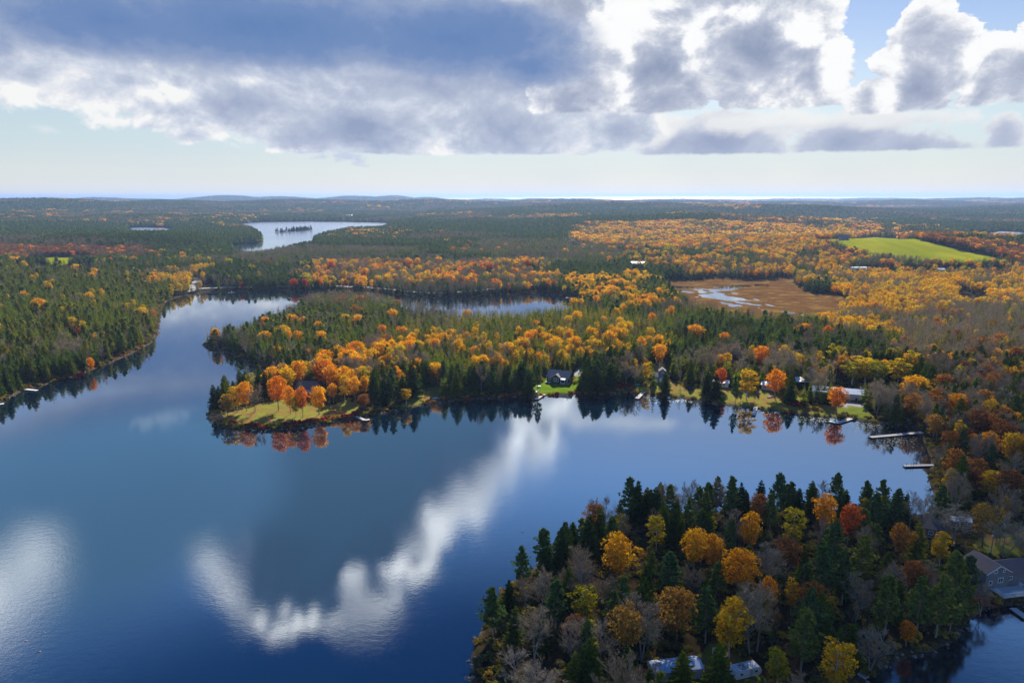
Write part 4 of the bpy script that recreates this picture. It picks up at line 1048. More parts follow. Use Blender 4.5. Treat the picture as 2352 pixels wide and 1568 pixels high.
# carport: roof on posts
x, y, yaw, W_ = at_px((1828, 898), (1856, 900))
r = root('carport', 'white flat roofed carport on posts left of the long building', 'carport', x, y, gh(x, y + 3), yaw, keep=6)
Box().hexa([(-.3, -.3, 2.9), (W_ + .3, -.3, 2.9), (W_ + .3, 6.3, 3.7), (-.3, 6.3, 3.7), (-.3, -.3, 3.05), (W_ + .3, -.3, 3.05), (W_ + .3, 6.3, 3.85), (-.3, 6.3, 3.85)]).build('roof', MT['whiteroof'], r)
for px_, py_ in ((0, 0), (W_, 0), (0, 6), (W_, 6)): Box().box(px_ - .08, px_ + .08, py_ - .08, py_ + .08, -.5, 2.89 if py_ == 0 else 3.6).build('post', MT['dwood'], r)
Box().box(0.1, W_ - .1, 5.6, 5.75, 0, 3.4).build('back_wall', MT['brick'], r)
# --- house on the tip
r, W_ = house('point_house', 'grey roofed house behind the orange maples on the point', 'house', (680, 912), (722, 914), 8.0, 3.0, 5.8, 'beige', 'brownroof', wins=((.2, 1, 1.2, 1.2, 2), (.5, 1, 1.2, 1.2, 2), (.8, 1, 1.2, 1.2, 2)), chim=.1)
house('garden_shed', 'white shed at the top of the sandy clearing', 'shed', (990, 884), (1001, 885), 3.0, 2.3, 3.1, 'white', 'shingle', wins=((.5, 1.0, .8, .8, 1),))
# --- back bay
house('bay_house', 'grey roofed house above the road on the back bay', 'house', (459, 650), (490, 650), 9, 3.0, 6.2, 'beige', 'shingle', wins=((.2, 1, 1.5, 1.4, 2), (.5, .8, 2.0, 1.8, 2), (.8, 1, 1.5, 1.4, 2)), chim=.6)
# --- farms and far roofs
for nm, lb, ct, pL, pR, D_, zw, zr, wl, rf in (
    ('barn', 'white roofed barn in the orange woods behind the marsh', 'barn', (1449, 622), (1479, 622.5), 12, 4, 6, 'beige', 'whiteroof'),
    ('distant_shed', 'tiny white roofed building in the grey woods far beyond the bay', 'building', (1313, 563.5), (1331, 563.5), 12, 3.5, 6, 'white', 'whiteroof'),
    ('farmhouse', 'grey farmhouse at the top left corner of the big green meadow', 'farmhouse', (1925, 561), (1947, 561), 10, 5, 9, 'cedar', 'shingle'),
    ('farm_shed', 'long low pale shed right of the brown roofed one below the meadow', 'shed', (1938, 627), (1990, 626), 6, 2.2, 2.9, 'white', 'whiteroof'),
    ('farm_garage', 'small white gabled shed at the left end below the meadow', 'shed', (1918, 628), (1934, 628), 6, 2.6, 4, 'brick', 'whiteroof'),
    ('roadside_hall', 'white roofed building below the right end of the meadow', 'building', (2154, 629), (2170, 629), 7, 2.6, 4, 'beige', 'whiteroof'),
    ('lakeshore_lodge', 'bright white lodge on the far side of the distant lake', 'building', (793, 503.5), (815, 503.5), 26, 7, 13, 'white', 'whiteroof')):
    house(nm, lb, ct, pL, pR, D_, zw, zr, wl, rf, wins=((.25, 1, 1.6, 1.4, 2), (.7, 1, 1.6, 1.4, 2)), ov=.6)
# --- lower right: gabled lake house with a white railed deck
x, y, yaw, W_ = at_px((2258, 1372), (2311, 1366))
r = root('shingled_house', 'grey shingled house with brown roof and white railed deck at the right edge', 'house', x, y, 2.2, yaw)
for f in (.2, .5, .8): KEEP_OUT.append((x + math.cos(yaw) * W_ * f - math.sin(yaw) * 4.5, y + math.sin(yaw) * W_ * f + math.cos(yaw) * 4.5, 7.5))
KEEP_OUT += [(x + 5, y - 4.5, 5), (x + 1, y - 4, 4), (x + 12, y + 4, 6), (x + 17, y + 4, 6)]
gable_walls(W_, 7.5, 4.6, 6.4, 'y', z0=-2).build('wall', MT['cedar'], r)
gable_roof(W_, 7.5, 4.6, 6.4, .4, along='y').build('roof', MT['brownroof'], r)
for sg in (-1, 1):
    Box().bar((W_ / 2 + sg * (W_ / 2 + .4), -.44, 4.6 - .52 * .4), (W_ / 2, -.44, 6.43), .16).build('bargeboard', MT['white'], r)
window(r, W_ * .37, 0, 4.3, 1.1, 1.0, 'f', 2); window(r, W_ * .74, 0, 4.4, .7, .75, 'f', 1); window(r, W_ * .64, 0, 1.6, 1.5, 1.4, 'f', 2); window(r, W_ * .22, 0, 1.2, .9, 1.2, 'f', 1)
wg = gable_walls(9.0, 6.5, 2.7, 4.6, 'x', W_ + .02, 1.5, -2); wg.build('side_wing', MT['cedar'], r)
gable_roof(9.0, 6.5, 2.7, 4.6, .4, along='x', x0=W_ + .02, y0=1.5).build('wing_roof', MT['brownroof'], r)
window(r, W_ + 2.0, 1.5, 1.0, 1.3, 1.1, 'f', 2)
d_ = Box().box(W_ * .22, W_ + 3.2, -4.2, -.01, .05, .25).build('deck', MT['wood'], r)
for px_ in (W_ * .22, W_ * .6, W_ + .5, W_ + 3.0): Box().box(px_, px_ + .18, -4.1, -3.92, -3, .04).build('post', MT['dwood'], d_)
def rail(x0, y0, x1, y1, z, parent):
    q = Box(); L = math.hypot(x1 - x0, y1 - y0); n = max(2, int(L / .28))
    q.bar((x0, y0, z + 1.0), (x1, y1, z + 1.0), .12); q.bar((x0, y0, z + .16), (x1, y1, z + .16), .08)
    for k in range(n + 1):
        f = k / n; q.bar((x0 + (x1 - x0) * f, y0 + (y1 - y0) * f, z + .12), (x0 + (x1 - x0) * f, y0 + (y1 - y0) * f, z + .95), .045 if k % 6 else .13)
    return q.build('railing', MT['white'], parent)
rail(W_ * .22, -4.1, W_ * .72, -4.1, .25, r); rail(W_ * .72, -4.1, W_ + 3.1, -4.1, .25, r); rail(W_ + 3.1, -4.1, W_ + 3.1, -.1, .25, r); rail(W_ * .22, -4.1, W_ * .22, -1.5, .25, r)
# roofs at the neck of the point
house('dark_roofed_house', 'dark roofed house beside the lone pine at the neck of the point', 'house', (2122, 1243), (2166, 1250), 9, 2.9, 4.9, 'brick', 'darkroof', wins=((.3, 1, 1.2, 1.2, 2), (.7, 1, 1.2, 1.2, 2)))
for k, (pL, pR, lb) in enumerate((((2183, 1218), (2200, 1221), 'small brown hut with pale roof right of the lone pine'), ((2205, 1219), (2228, 1223), 'pale roofed hut furthest right of the pair behind the bare tree'))):
    house('hut', lb, 'hut', pL, pR, 3.0, 2.1, 2.6, 'brick', 'whiteroof', wins=((.5, .9, .8, .8, 1),), ov=.3)
# --- bottom edge: mobile home, camper, narrow white shed
r, W_ = house('trailer_home', 'grey roofed white mobile home at the bottom edge of the photo', 'mobile home', (1502, 1590), (1612, 1577), 3.8, 2.4, 3.0, 'white', 'metal', wins=((.15, 1, 1.3, .9, 2), (.5, 1, 1.3, .9, 2)), door=.35, ov=.25)
rail(.2, 4.6, 5.5, 4.6, .8, r)
x, y, yaw, W_ = at_px((1690, 1583), (1744, 1570))
W_ = 5.8; h_ = 2.45
r = root('camper_trailer', 'white camper trailer with fallen leaves on its roof at the bottom edge', 'camper', x, y, gh(x, y) + .1, yaw)
KEEP_OUT += [(x + math.cos(yaw) * f - math.sin(yaw) * 1.2, y + math.sin(yaw) * f + math.cos(yaw) * 1.2, 3.4) for f in (0.5, 3, 5.5)] + [(x, y - 5, 3.5), (x + 3, y - 4, 3.5)]
prof = [(0, .55), (-.35, .9), (-.42, 1.6), (-.1, h_ - .12), (.25, h_), (W_ - .5, h_), (W_ - .1, h_ - .2), (W_ + .3, 1.55), (W_ + .12, .8), (W_ - .2, .55)]
b_ = Box(); n_ = len(prof)
for (a0, z0), (a1, z1) in zip(prof, prof[1:] + prof[:1]): b_.quad((a0, 0, z0), (a0, 2.3, z0), (a1, 2.3, z1), (a1, 0, z1))
cxp, czp = W_ / 2, 1.5
for yy, fl in ((0, 1), (2.3, -1)):
    for (a0, z0), (a1, z1) in list(zip(prof, prof[1:] + prof[:1])):
        P = ((cxp, yy, czp), (a0, yy, z0), (a1, yy, z1)); b_.tri(*(P if fl > 0 else P[::-1]))
b_.build('body', MT['white'], r)
window(r, W_ * .80, 0, 1.25, 1.0, .75, 'f'); window(r, W_ * .2, 0, 1.25, .9, .7, 'f')
Box().box(W_ * .55, W_ * .55 + .65, -.05, -.003, .6, 2.2).build('door', MT['beige'], r)
Box().box(-.2, W_ + .1, -.02, -.004, .95, 1.08).build('stripe', MT['alum'], r)
Box().box(W_ * .45, W_ * .45 + .7, .9, 1.6, h_ + .003, h_ + .28).build('roof_vent', MT['white'], r)
lg = np.random.default_rng(3)
q_ = Geo(); q_.quads(cards(np.column_stack([lg.normal(W_ * .4, 1.1, 260).clip(.3, W_ - .6), lg.uniform(.1, 2.2, 260), np.full(260, h_ + .03)]), .10, lg, N=np.tile([0, 0, 4.0], (260, 1))))
ob = link('fallen_leaves', q_.mesh('fallen_leaves', [MT['leaves']]), r)
for xx in (W_ * .42, W_ * .55):
    wq = Geo(); wq.tube([(xx, .02, .33), (xx, .25, .33)], [.33, .33], 12); wq.tube([(xx, .01, .33), (xx, .24, .33)], [.16, .16], 8); link('wheel', wq.mesh('wheel', [MT['dark']]), r)
Box().bar((-.3, 1.15, .55), (-1.5, 1.15, .45), .12).build('tow_bar', MT['dwood'], r)
x, y = G(1646, 1536)
r = root('privy', 'narrow white privy with a dark opening above the camper', 'outhouse', x, y, gh(x, y), .1, keep=2.5)
gable_walls(1.35, 1.3, 2.5, 2.9, 'x', -.67, 0, -.2).build('wall', MT['white'], r); gable_roof(1.35, 1.3, 2.5, 2.9, .12, .06, 'x', -.67, 0).build('roof', MT['white'], r)
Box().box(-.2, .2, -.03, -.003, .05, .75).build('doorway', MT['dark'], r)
# --- docks
def dock(label, pts, wd=1.7, z=.55, mat='wood', name='dock', T=None, rails=False):
    P = [Gz(u, v, z) for u, v in pts]
    r = root(name, label, 'dock', P[0][0], P[0][1], 0, 0, 'docks along the lake shores', keep=2)
    P = [(a - P[0][0], c - P[0][1]) for a, c in P]
    for (ax, ay), (bx, by) in zip(P[:-1], P[1:]):
        L = math.hypot(bx - ax, by - ay); d = ((bx - ax) / L, (by - ay) / L); nrm = (-d[1] * wd / 2, d[0] * wd / 2)
        q = Box(); n = max(3, int(L / .32))
        for k in range(n):          # planks
            f0, f1 = (k + .03) / n * L, (k + .97) / n * L; dz = lg.uniform(-.015, .015)
            c4 = [(ax + d[0] * f + s * nrm[0], ay + d[1] * f + s * nrm[1]) for f, s in ((f0, -1), (f1, -1), (f1, 1), (f0, 1))]
            q.hexa([(*c, z - .08 + dz) for c in c4] + [(*c, z + dz) for c in c4])
        q.build('deck', MT[mat], r)
        q = Box()
        for s in (-1, 1):
            q.bar((ax + nrm[0] * s * .9, ay + nrm[1] * s * .9, z - .19), (bx + nrm[0] * s * .9, by + nrm[1] * s * .9, z - .19), .2)
        q.build('beam', MT['dwood'], r)
        for k in range(max(2, int(L / 5)) + 1):
            f = k / max(2, int(L / 5)) * L
            for s in (-1, 1):
                q = Box(); X, Y = ax + d[0] * f + s * nrm[0] * .8, ay + d[1] * f + s * nrm[1] * .8; q.box(X - .07, X + .07, Y - .07, Y + .07, -2.5, z - .3); q.build('pile', MT['dwood'], r)
        KEEP_OUT.append((r.location.x + bx, r.location.y + by, 2)); KEEP_OUT.append((r.location.x + (ax + bx) / 2, r.location.y + (ay + by) / 2, 2))
    if rails:
        q = Box()
        for f in (.05, .15, .2): q.bar((P[0][0] + (P[1][0] - P[0][0]) * f, P[0][1] + (P[1][1] - P[0][1]) * f, z), (P[0][0] + (P[1][0] - P[0][0]) * f, P[0][1] + (P[1][1] - P[0][1]) * f, z + 1.2), .08)
        q.build('mooring_post', MT['dwood'], r)
    return r
dock('short pale dock below the bright green lawn', [(1230.5, 917), (1251, 904)], 1.8)
dock('pale straight dock left of the grey cottage clearing', [(1463, 914.5), (1479.5, 898.5)], 2.0)
dock('pale dock reaching into the lake below the mobile home', [(1730.5, 953), (1737.5, 930)], 1.8)
dock('bent wooden dock in front of the long beige building', [(1905, 966), (1923, 971), (1968, 956)], 2.0)
dock('long weathered dock from the right bank, the farther of two', [(1999, 1003), (2035, 1000), (2119, 992)], 2.0)
dock('white edged dock with mooring posts, the nearer of two on the right bank', [(2077, 1069), (2180, 1066)], 1.6, rails=True)
dock('T shaped grey dock right of the orange point lawn', [(818, 955), (838, 964), (849, 962.5)], 1.7)
dock('tiny white dock at the foot of the sandy clearing', [(926, 933), (940, 930)], 1.8)
dock('white dock from the left shore', [(86, 896), (38, 891)], 1.7, mat='white')
dock('stub of a white dock at the left edge', [(9, 926), (-22, 931)], 1.8, mat='white')
dock('small white dock under the left woods on the back bay', [(380, 692.5), (365, 692)], 2.2, mat='white')
dock('white dock on the far shore of the back bay', [(1108, 676.5), (1090, 673)], 2.2, mat='white')
dock('grey dock at the lower right edge by the shingled house', [(2358, 1418), (2326, 1395)], 1.8)
dock('small pale dock on the dark pond at the bottom', [(1992, 1556), (1970, 1543)], 1.5)
dock('pale dock in the bay right of the orange knoll', [(1300, 683), (1316, 685)], 2.2)

# --- boats
def rowboat(name, label, u, v, L=4.2, yaw=0.0, mat='alum', z=0.0, flip=False, cat='boat'):
    x, y = Gz(u, v, z + .2) if z < .4 else G(u, v)
    zz = z if z < .4 else gh(x, y)
    r = root(name, label, cat, x, y, zz, yaw, 'small boats by the docks', keep=2)
    n = 9; P = []
    for i in range(n):
        f = i / (n - 1); wd = .72 * (1 - max(0, (f - .45) / .55) ** 2.2); sheer = .42 + .22 * f ** 2; xx = (f - .5) * L
        P.append([(xx, -wd, sheer), (xx, -wd * .75, .1), (xx, 0, .0), (xx, wd * .75, .1), (xx, wd, sheer)])
    P = np.array(P)
    if flip: P[:, :, 2] = .6 - P[:, :, 2]
    Q = [];  V = P.reshape(-1, 3)
    for i in range(n - 1):
        for j in range(4): Q.append((i * 5 + j, (i + 1) * 5 + j, (i + 1) * 5 + j + 1, i * 5 + j + 1))
    Q.append((0, 1, 2, 2 + 0)) if False else None
    V2 = V.copy(); V2[:, 1] *= .94; V2[:, 2] += (.03 if not flip else -.03); k = len(V)
    Q2 = [tuple(q + k for q in f[::-1]) for f in Q]
    hull = link('hull', mk_mesh('hull', np.concatenate([V, V2]), [np.array(Q + Q2), np.array([(0, 2, 1), (0, 4, 2), (4, 3, 2)])], [MT[mat]]), r)
    if not flip:
        for f in (-.22, .02, .25): Box().box(f * L - .14, f * L + .14, -.55, .55, .30, .34).build('seat', MT['wood'], r)
    return r
rowboat('rowing_boat', 'white boat pulled ashore left of the short pale dock', 1226, 903.5, 4.0, 1.2, 'white', z=.5)
rowboat('rowing_boat', 'white boat touching the short pale dock below the green lawn', 1235, 903, 4.4, 1.1, 'white', z=.5)
rowboat('aluminium_boat', 'upturned aluminium boat ashore at the nearer right bank dock', 2172, 1059, 4.4, .1, 'alum', z=.5, flip=True)
rowboat('rowing_boat', 'white boat on the grass near the mobile home', 1769, 919, 4.0, .4, 'white', z=.5)
rowboat('rowing_boat', 'grey boat drawn up where the sandy clearing meets the water', 1003, 919, 4.2, .2, 'alum', z=.5)
rb = rowboat('fishing_boat', 'tiny white boat with an upright person on the back bay', 531, 671.5, 6.0, .2, 'white')
rowboat('rowing_boat', 'small boat under the trees behind the long point', 519, 812, 4.2, .3, 'dwood')
# the angler: one continuous skinned figure standing in the boat
def person(x, y, z, yaw, label, sc_=1.0):
    J = [(0, 0, .95), (0, 0, 1.2), (0, 0, 1.42), (0, 0, 1.52), (0, 0.02, 1.66), (.10, 0, .90), (.11, .02, .5), (.11, 0, .06), (.11, -.12, .03), (-.10, 0, .90), (-.11, .02, .5), (-.11, 0, .06), (-.11, -.12, .03),
         (.2, 0, 1.4), (.25, -.08, 1.13), (.16, -.32, 1.12), (-.2, 0, 1.4), (-.26, -.02, 1.13), (-.27, -.12, .88), (.13, -.40, 1.14), (-.27, -.15, .80)]
    E = [(0, 1), (1, 2), (2, 3), (3, 4), (0, 5), (5, 6), (6, 7), (7, 8), (0, 9), (9, 10), (10, 11), (11, 12), (2, 13), (13, 14), (14, 15), (2, 16), (16, 17), (17, 18), (15, 19), (18, 20)]
    rad_ = [.15, .13, .15, .055, .10, .09, .06, .045, .035, .09, .06, .045, .035, .06, .045, .035, .06, .045, .035, .03, .03]
    me = bpy.data.meshes.new('person'); me.from_pydata([Vector(j) * sc_ for j in J], E, [])
    o = link('person', me); o.location = (x, y, z); o.rotation_euler = (0, 0, yaw)
    s = o.modifiers.new('skin', 'SKIN')
    for i, rr in enumerate(rad_): me.skin_vertices[0].data[i].radius = (rr * sc_, rr * sc_)
    me.skin_vertices[0].data[0].use_root = True
    o.modifiers.new('sub', 'SUBSURF').levels = 1
    me.materials.append(MT['white'])
    return tag(o, label, 'person')
person(rb.location.x + .3, rb.location.y, .12, .4, 'person in pale clothes standing in the tiny boat on the back bay')

# --- small things on the shores
def picnic(label, u, v, yaw=0.0, mat='wood'):
    x, y = G(u, v); r = root('picnic_table', label, 'picnic table', x, y, gh(x, y), yaw, 'picnic tables on the lawns', keep=2)
    Box().box(-.9, .9, -.38, .38, .72, .78).build('table_top', MT[mat], r)
    for s in (-1, 1):
        Box().box(-.9, .9, s * .72 - .14, s * .72 + .14, .42, .47).build('bench', MT[mat], r)
        q = Box(); q.bar((s * .65, -.8, 0), (s * .65, -.2, .71), .09); q.bar((s * .65, .8, 0), (s * .65, .2, .71), .09); q.bar((s * .65, -.8, .38), (s * .65, .8, .38), .08); q.build('leg', MT['dwood'], r)
for a in (('picnic table on the bright green lawn near the water', 1238, 894.5, .2, 'alum'), ('pale picnic table left of the mobile home', 1702, 909, .3), ('pale picnic table in front of the mobile home', 1741, 911, -.2), ('second pale table under the yellow birch by the shore', 1716, 915, .1)): picnic(*a)
# turquoise tarpaulin over a stack of kayaks
x, y = G(1462, 890); r = root('kayak_stack', 'turquoise covered kayaks lying in the brush left of a pale dock', 'kayak', x, y, gh(x, y), .2, keep=3)
for k, (dx, dy, an) in enumerate(((-.6, 0, .15), (.5, .5, -.2), (.2, -.6, .3))):
    q = Geo(); t = np.linspace(-1, 1, 9); ca, sa = math.cos(an), math.sin(an)
    q.tube([(dx + 1.6 * s * ca, dy + 1.6 * s * sa, .35 + .15 * s * s) for s in t], [max(.02, .36 * (1 - s * s) ** .6) for s in t], 8); link('kayak', q.mesh('kayak', [MT['cyan']]), r)
x, y = G(2085, 972)
q = Geo(); q.tube([(0, 0, 0), (0, 0, .05), (0, 0, .5), (0, 0, .95), (0, 0, 1.0)], [.02, .42, .48, .42, .02], 12)
o = link('barrel', q.mesh('barrel', [MT['cyan']])); o.location = (x, y, gh(x, y)); tag(o, 'blue barrel on the grass by the farther right bank dock', 'barrel')
x, y = G(1986, 950); r = root('fire_pit', 'round stone fire pit on the grass right of the long building', 'fire pit', x, y, gh(x, y), 0, keep=2)
st_ = Geo()
for k in range(10):
    t = k * .628; st_.tube([(math.cos(t) * .8, math.sin(t) * .8, -.05), (math.cos(t) * .8, math.sin(t) * .8, .3)], [.27, .2], 5)
link('stone_ring', st_.mesh('stone_ring', [MT['rock']]), r)
# white sign board / chair left of the navy house
x, y = G(1243, 876); r = root('garden_bench', 'white bench on the lawn left of the navy house', 'bench', x, y, gh(x, y), .6, keep=2)
Box().box(-.9, .9, -.3, .3, .4, .47).build('seat', MT['white'], r); Box().box(-.9, .9, .25, .33, .48, 1.0).build('backrest', MT['white'], r)
for sx in (-.8, .8): Box().box(sx - .05, sx + .05, -.28, .28, -.1, .39).build('leg', MT['white'], r)
# rocks in the lake
def rock(label, u, v, s, seed, grp='rocks breaking the lake surface'):
    x, y = Gz(u, v, 0); g = np.random.default_rng(seed); n = 10
    V = [(0, 0, .55 * s)]; 
    for lv, (rr, zz) in enumerate(((.5, .42), (.85, .1), (.95, -.5))):
        for k in range(n):
            t = k * 2 * math.pi / n; f = g.uniform(.75, 1.2); V.append((math.cos(t) * rr * s * f * 1.5, math.sin(t) * rr * s * f, zz * s * g.uniform(.8, 1.2)))
    T = [(0, 1 + k, 1 + (k + 1) % n) for k in range(n)]; Q = [(1 + l * n + k, 1 + (l + 1) * n + k, 1 + (l + 1) * n + (k + 1) % n, 1 + l * n + (k + 1) % n) for l in range(2) for k in range(n)]
    o = link('rock', mk_mesh('rock', V, [np.array(T), np.array(Q)], [MT['rock']], smooth=False)); o.location = (x, y, 0); tag(o, label, 'rock', grp)
for i, a in enumerate((('dark rock breaking the surface near the lower left corner', 60, 1471, .30), ('low brown rock nearest the bottom left corner', 90, 1496, .32), ('pale rock off the point\'s left end', 456, 941, .35), ('small pale rock off the point\'s front shore', 605, 996, .3),
                       ('brown rock alone in open water left of the wooded foreground point', 1200, 1220, .35), ('tiny rock in a broken line above the darker lower left rocks', 82, 1462, .16), ('tiny rock at the right end of the lower left line', 104, 1452, .15))):
    rock(a[0], a[1], a[2], a[3], i)
# utility poles
def pole(label, u, v, h_=9.0, lamp=False):
    x, y = G(u, v); r = root('utility_pole', label, 'utility pole', x, y, gh(x, y), .5, 'utility poles', keep=1.5)
    q = Geo(); q.tube([(0, 0, -.5), (0, 0, h_)], [.16, .11], 8); link('pole', q.mesh('pole', [BARKG]), r)
    Box().box(-1.1, 1.1, -.06, .06, h_ - .9, h_ - .76).build('crossarm', MT['dwood'], r)
    for s in (-.9, -.4, .4, .9):
        i_ = Geo(); i_.tube([(s, 0, h_ - .75), (s, 0, h_ - .5)], [.06, .05], 6); link('insulator', i_.mesh('insulator', [MT['white']]), r)
    if lamp:
        Box().bar((0, 0, h_ - 1.8), (-1.0, -.2, h_ - 1.4), .07).build('bracket', MT['alum'], r); q = Geo(); q.tube([(-1.0, -.2, h_ - 1.35), (-1.0, -.2, h_ - 1.7)], [.12, .28], 8); link('lamp', q.mesh('lamp', [MT['white']]), r)
pole('tall utility pole in the woods above the white carport', 1848, 885, 9); pole('utility pole behind the long beige building', 1917, 890, 9); pole('utility pole with a lamp in the clearing at the right edge', 2273, 1287, 8, True)
pole('utility pole beside the bay house', 478, 645, 10)

# roads
def road(name, px, wd, mat):
    P = np.array([G(u, v) for u, v in px]); seg = []
    for a, c in zip(P[:-1], P[1:]):
        n = max(2, int(np.hypot(*(c - a)) / 4)); seg += [a + (c - a) * k / n for k in range(n)]
    seg.append(P[-1]); S_ = np.array(seg); d = np.gradient(S_, axis=0); d /= np.linalg.norm(d, axis=1)[:, None]; nrm = np.column_stack([-d[:, 1], d[:, 0]]) * wd / 2
    rows = [S_ + nrm * f for f in (-1, -.5, 0, .5, 1)]
    XY = np.stack(rows, 1); Z = ground(XY[..., 0].ravel(), XY[..., 1].ravel()).reshape(XY.shape[:2]); Z = np.maximum(Z, .5).max(1, keepdims=True) + .25 + Z * 0
    V = np.concatenate([XY, Z[..., None]], -1).reshape(-1, 3); n = len(S_); Q = [(i * 5 + j, i * 5 + j + 1, (i + 1) * 5 + j + 1, (i + 1) * 5 + j) for i in range(n - 1) for j in range(4)]
    # embankment skirts
    k = len(V); sk = V.copy(); L_ = sk[0::5].copy(); L_[:, 2] -= 1.2; R_ = sk[4::5].copy(); R_[:, 2] -= 1.2; V = np.concatenate([V, L_, R_])
    Q += [(i * 5, (i + 1) * 5, k + i + 1, k + i) for i in range(n - 1)] + [((i + 1) * 5 + 4, i * 5 + 4, k + n + i, k + n + i + 1) for i in range(n - 1)]
    o = link(name, mk_mesh(name, V, [np.array(Q)], [mat])); o['kind'] = 'structure'
    for s in S_: KEEP_OUT.append((s[0], s[1], wd / 2 + 2.0))
GR = simple_mat('gravel_road', (0.42, 0.40, 0.37), 0.95, 0.25, 1.5)
road('road', [(405, 672), (440, 667), (500, 664), (570, 662), (640, 661), (705, 660.5), (779, 661), (838, 662.5), (880, 666), (935, 673), (990, 677), (1050, 675), (1110, 670), (1180, 664), (1230, 660), (1290, 655)], 6.5, GR)
road('road', [(1890, 598), (1930, 601), (1990, 603), (2030, 602)], 5, GR); road('road', [(1920, 627), (1960, 626), (2000, 624), (2030, 623)], 5, GR)
road('driveway', [(1345, 856), (1338, 863), (1330, 869)], 3.2, GR)

# lily pads (nobody could count them)
lp = Geo(); lr = np.random.default_rng(8); C_ = []
for (u, v, su, sv, n) in ((1900, 962, 34, 4, 190), (1990, 978, 30, 5, 200), (2060, 1012, 26, 8, 200), (2030, 1024, 20, 5, 90), (640, 731, 34, 3, 90), (1770, 948, 20, 2, 40), (1560, 921, 30, 2, 40)):
    for _ in range(n): C_.append((*Gz(u + lr.normal() * su, v + lr.normal() * sv, 0), .03))
C_ = np.array(C_); C_ = C_[shore_sd(C_[:, 0], C_[:, 1]) < -.4]
n = len(C_); t = np.arange(6) / 6 * 6.283; rr = lr.uniform(.10, .28, n)
Pv = C_[:, None] + np.stack([np.cos(t)[None] * rr[:, None], np.sin(t)[None] * rr[:, None], np.zeros((n, 6))], -1)
lpo = link('lily_pads', mk_mesh('lily_pads', Pv.reshape(-1, 3), [np.arange(6 * n).reshape(n, 6)[:, [0, 1, 2, 3]], np.arange(6 * n).reshape(n, 6)[:, [0, 3, 4, 5]]], [simple_mat('lily_pad', (.34, .34, .24), .3, .3, 2)])); lpo['kind'] = 'stuff'; lpo['label'] = 'scattered lily pads along the shallow shore'
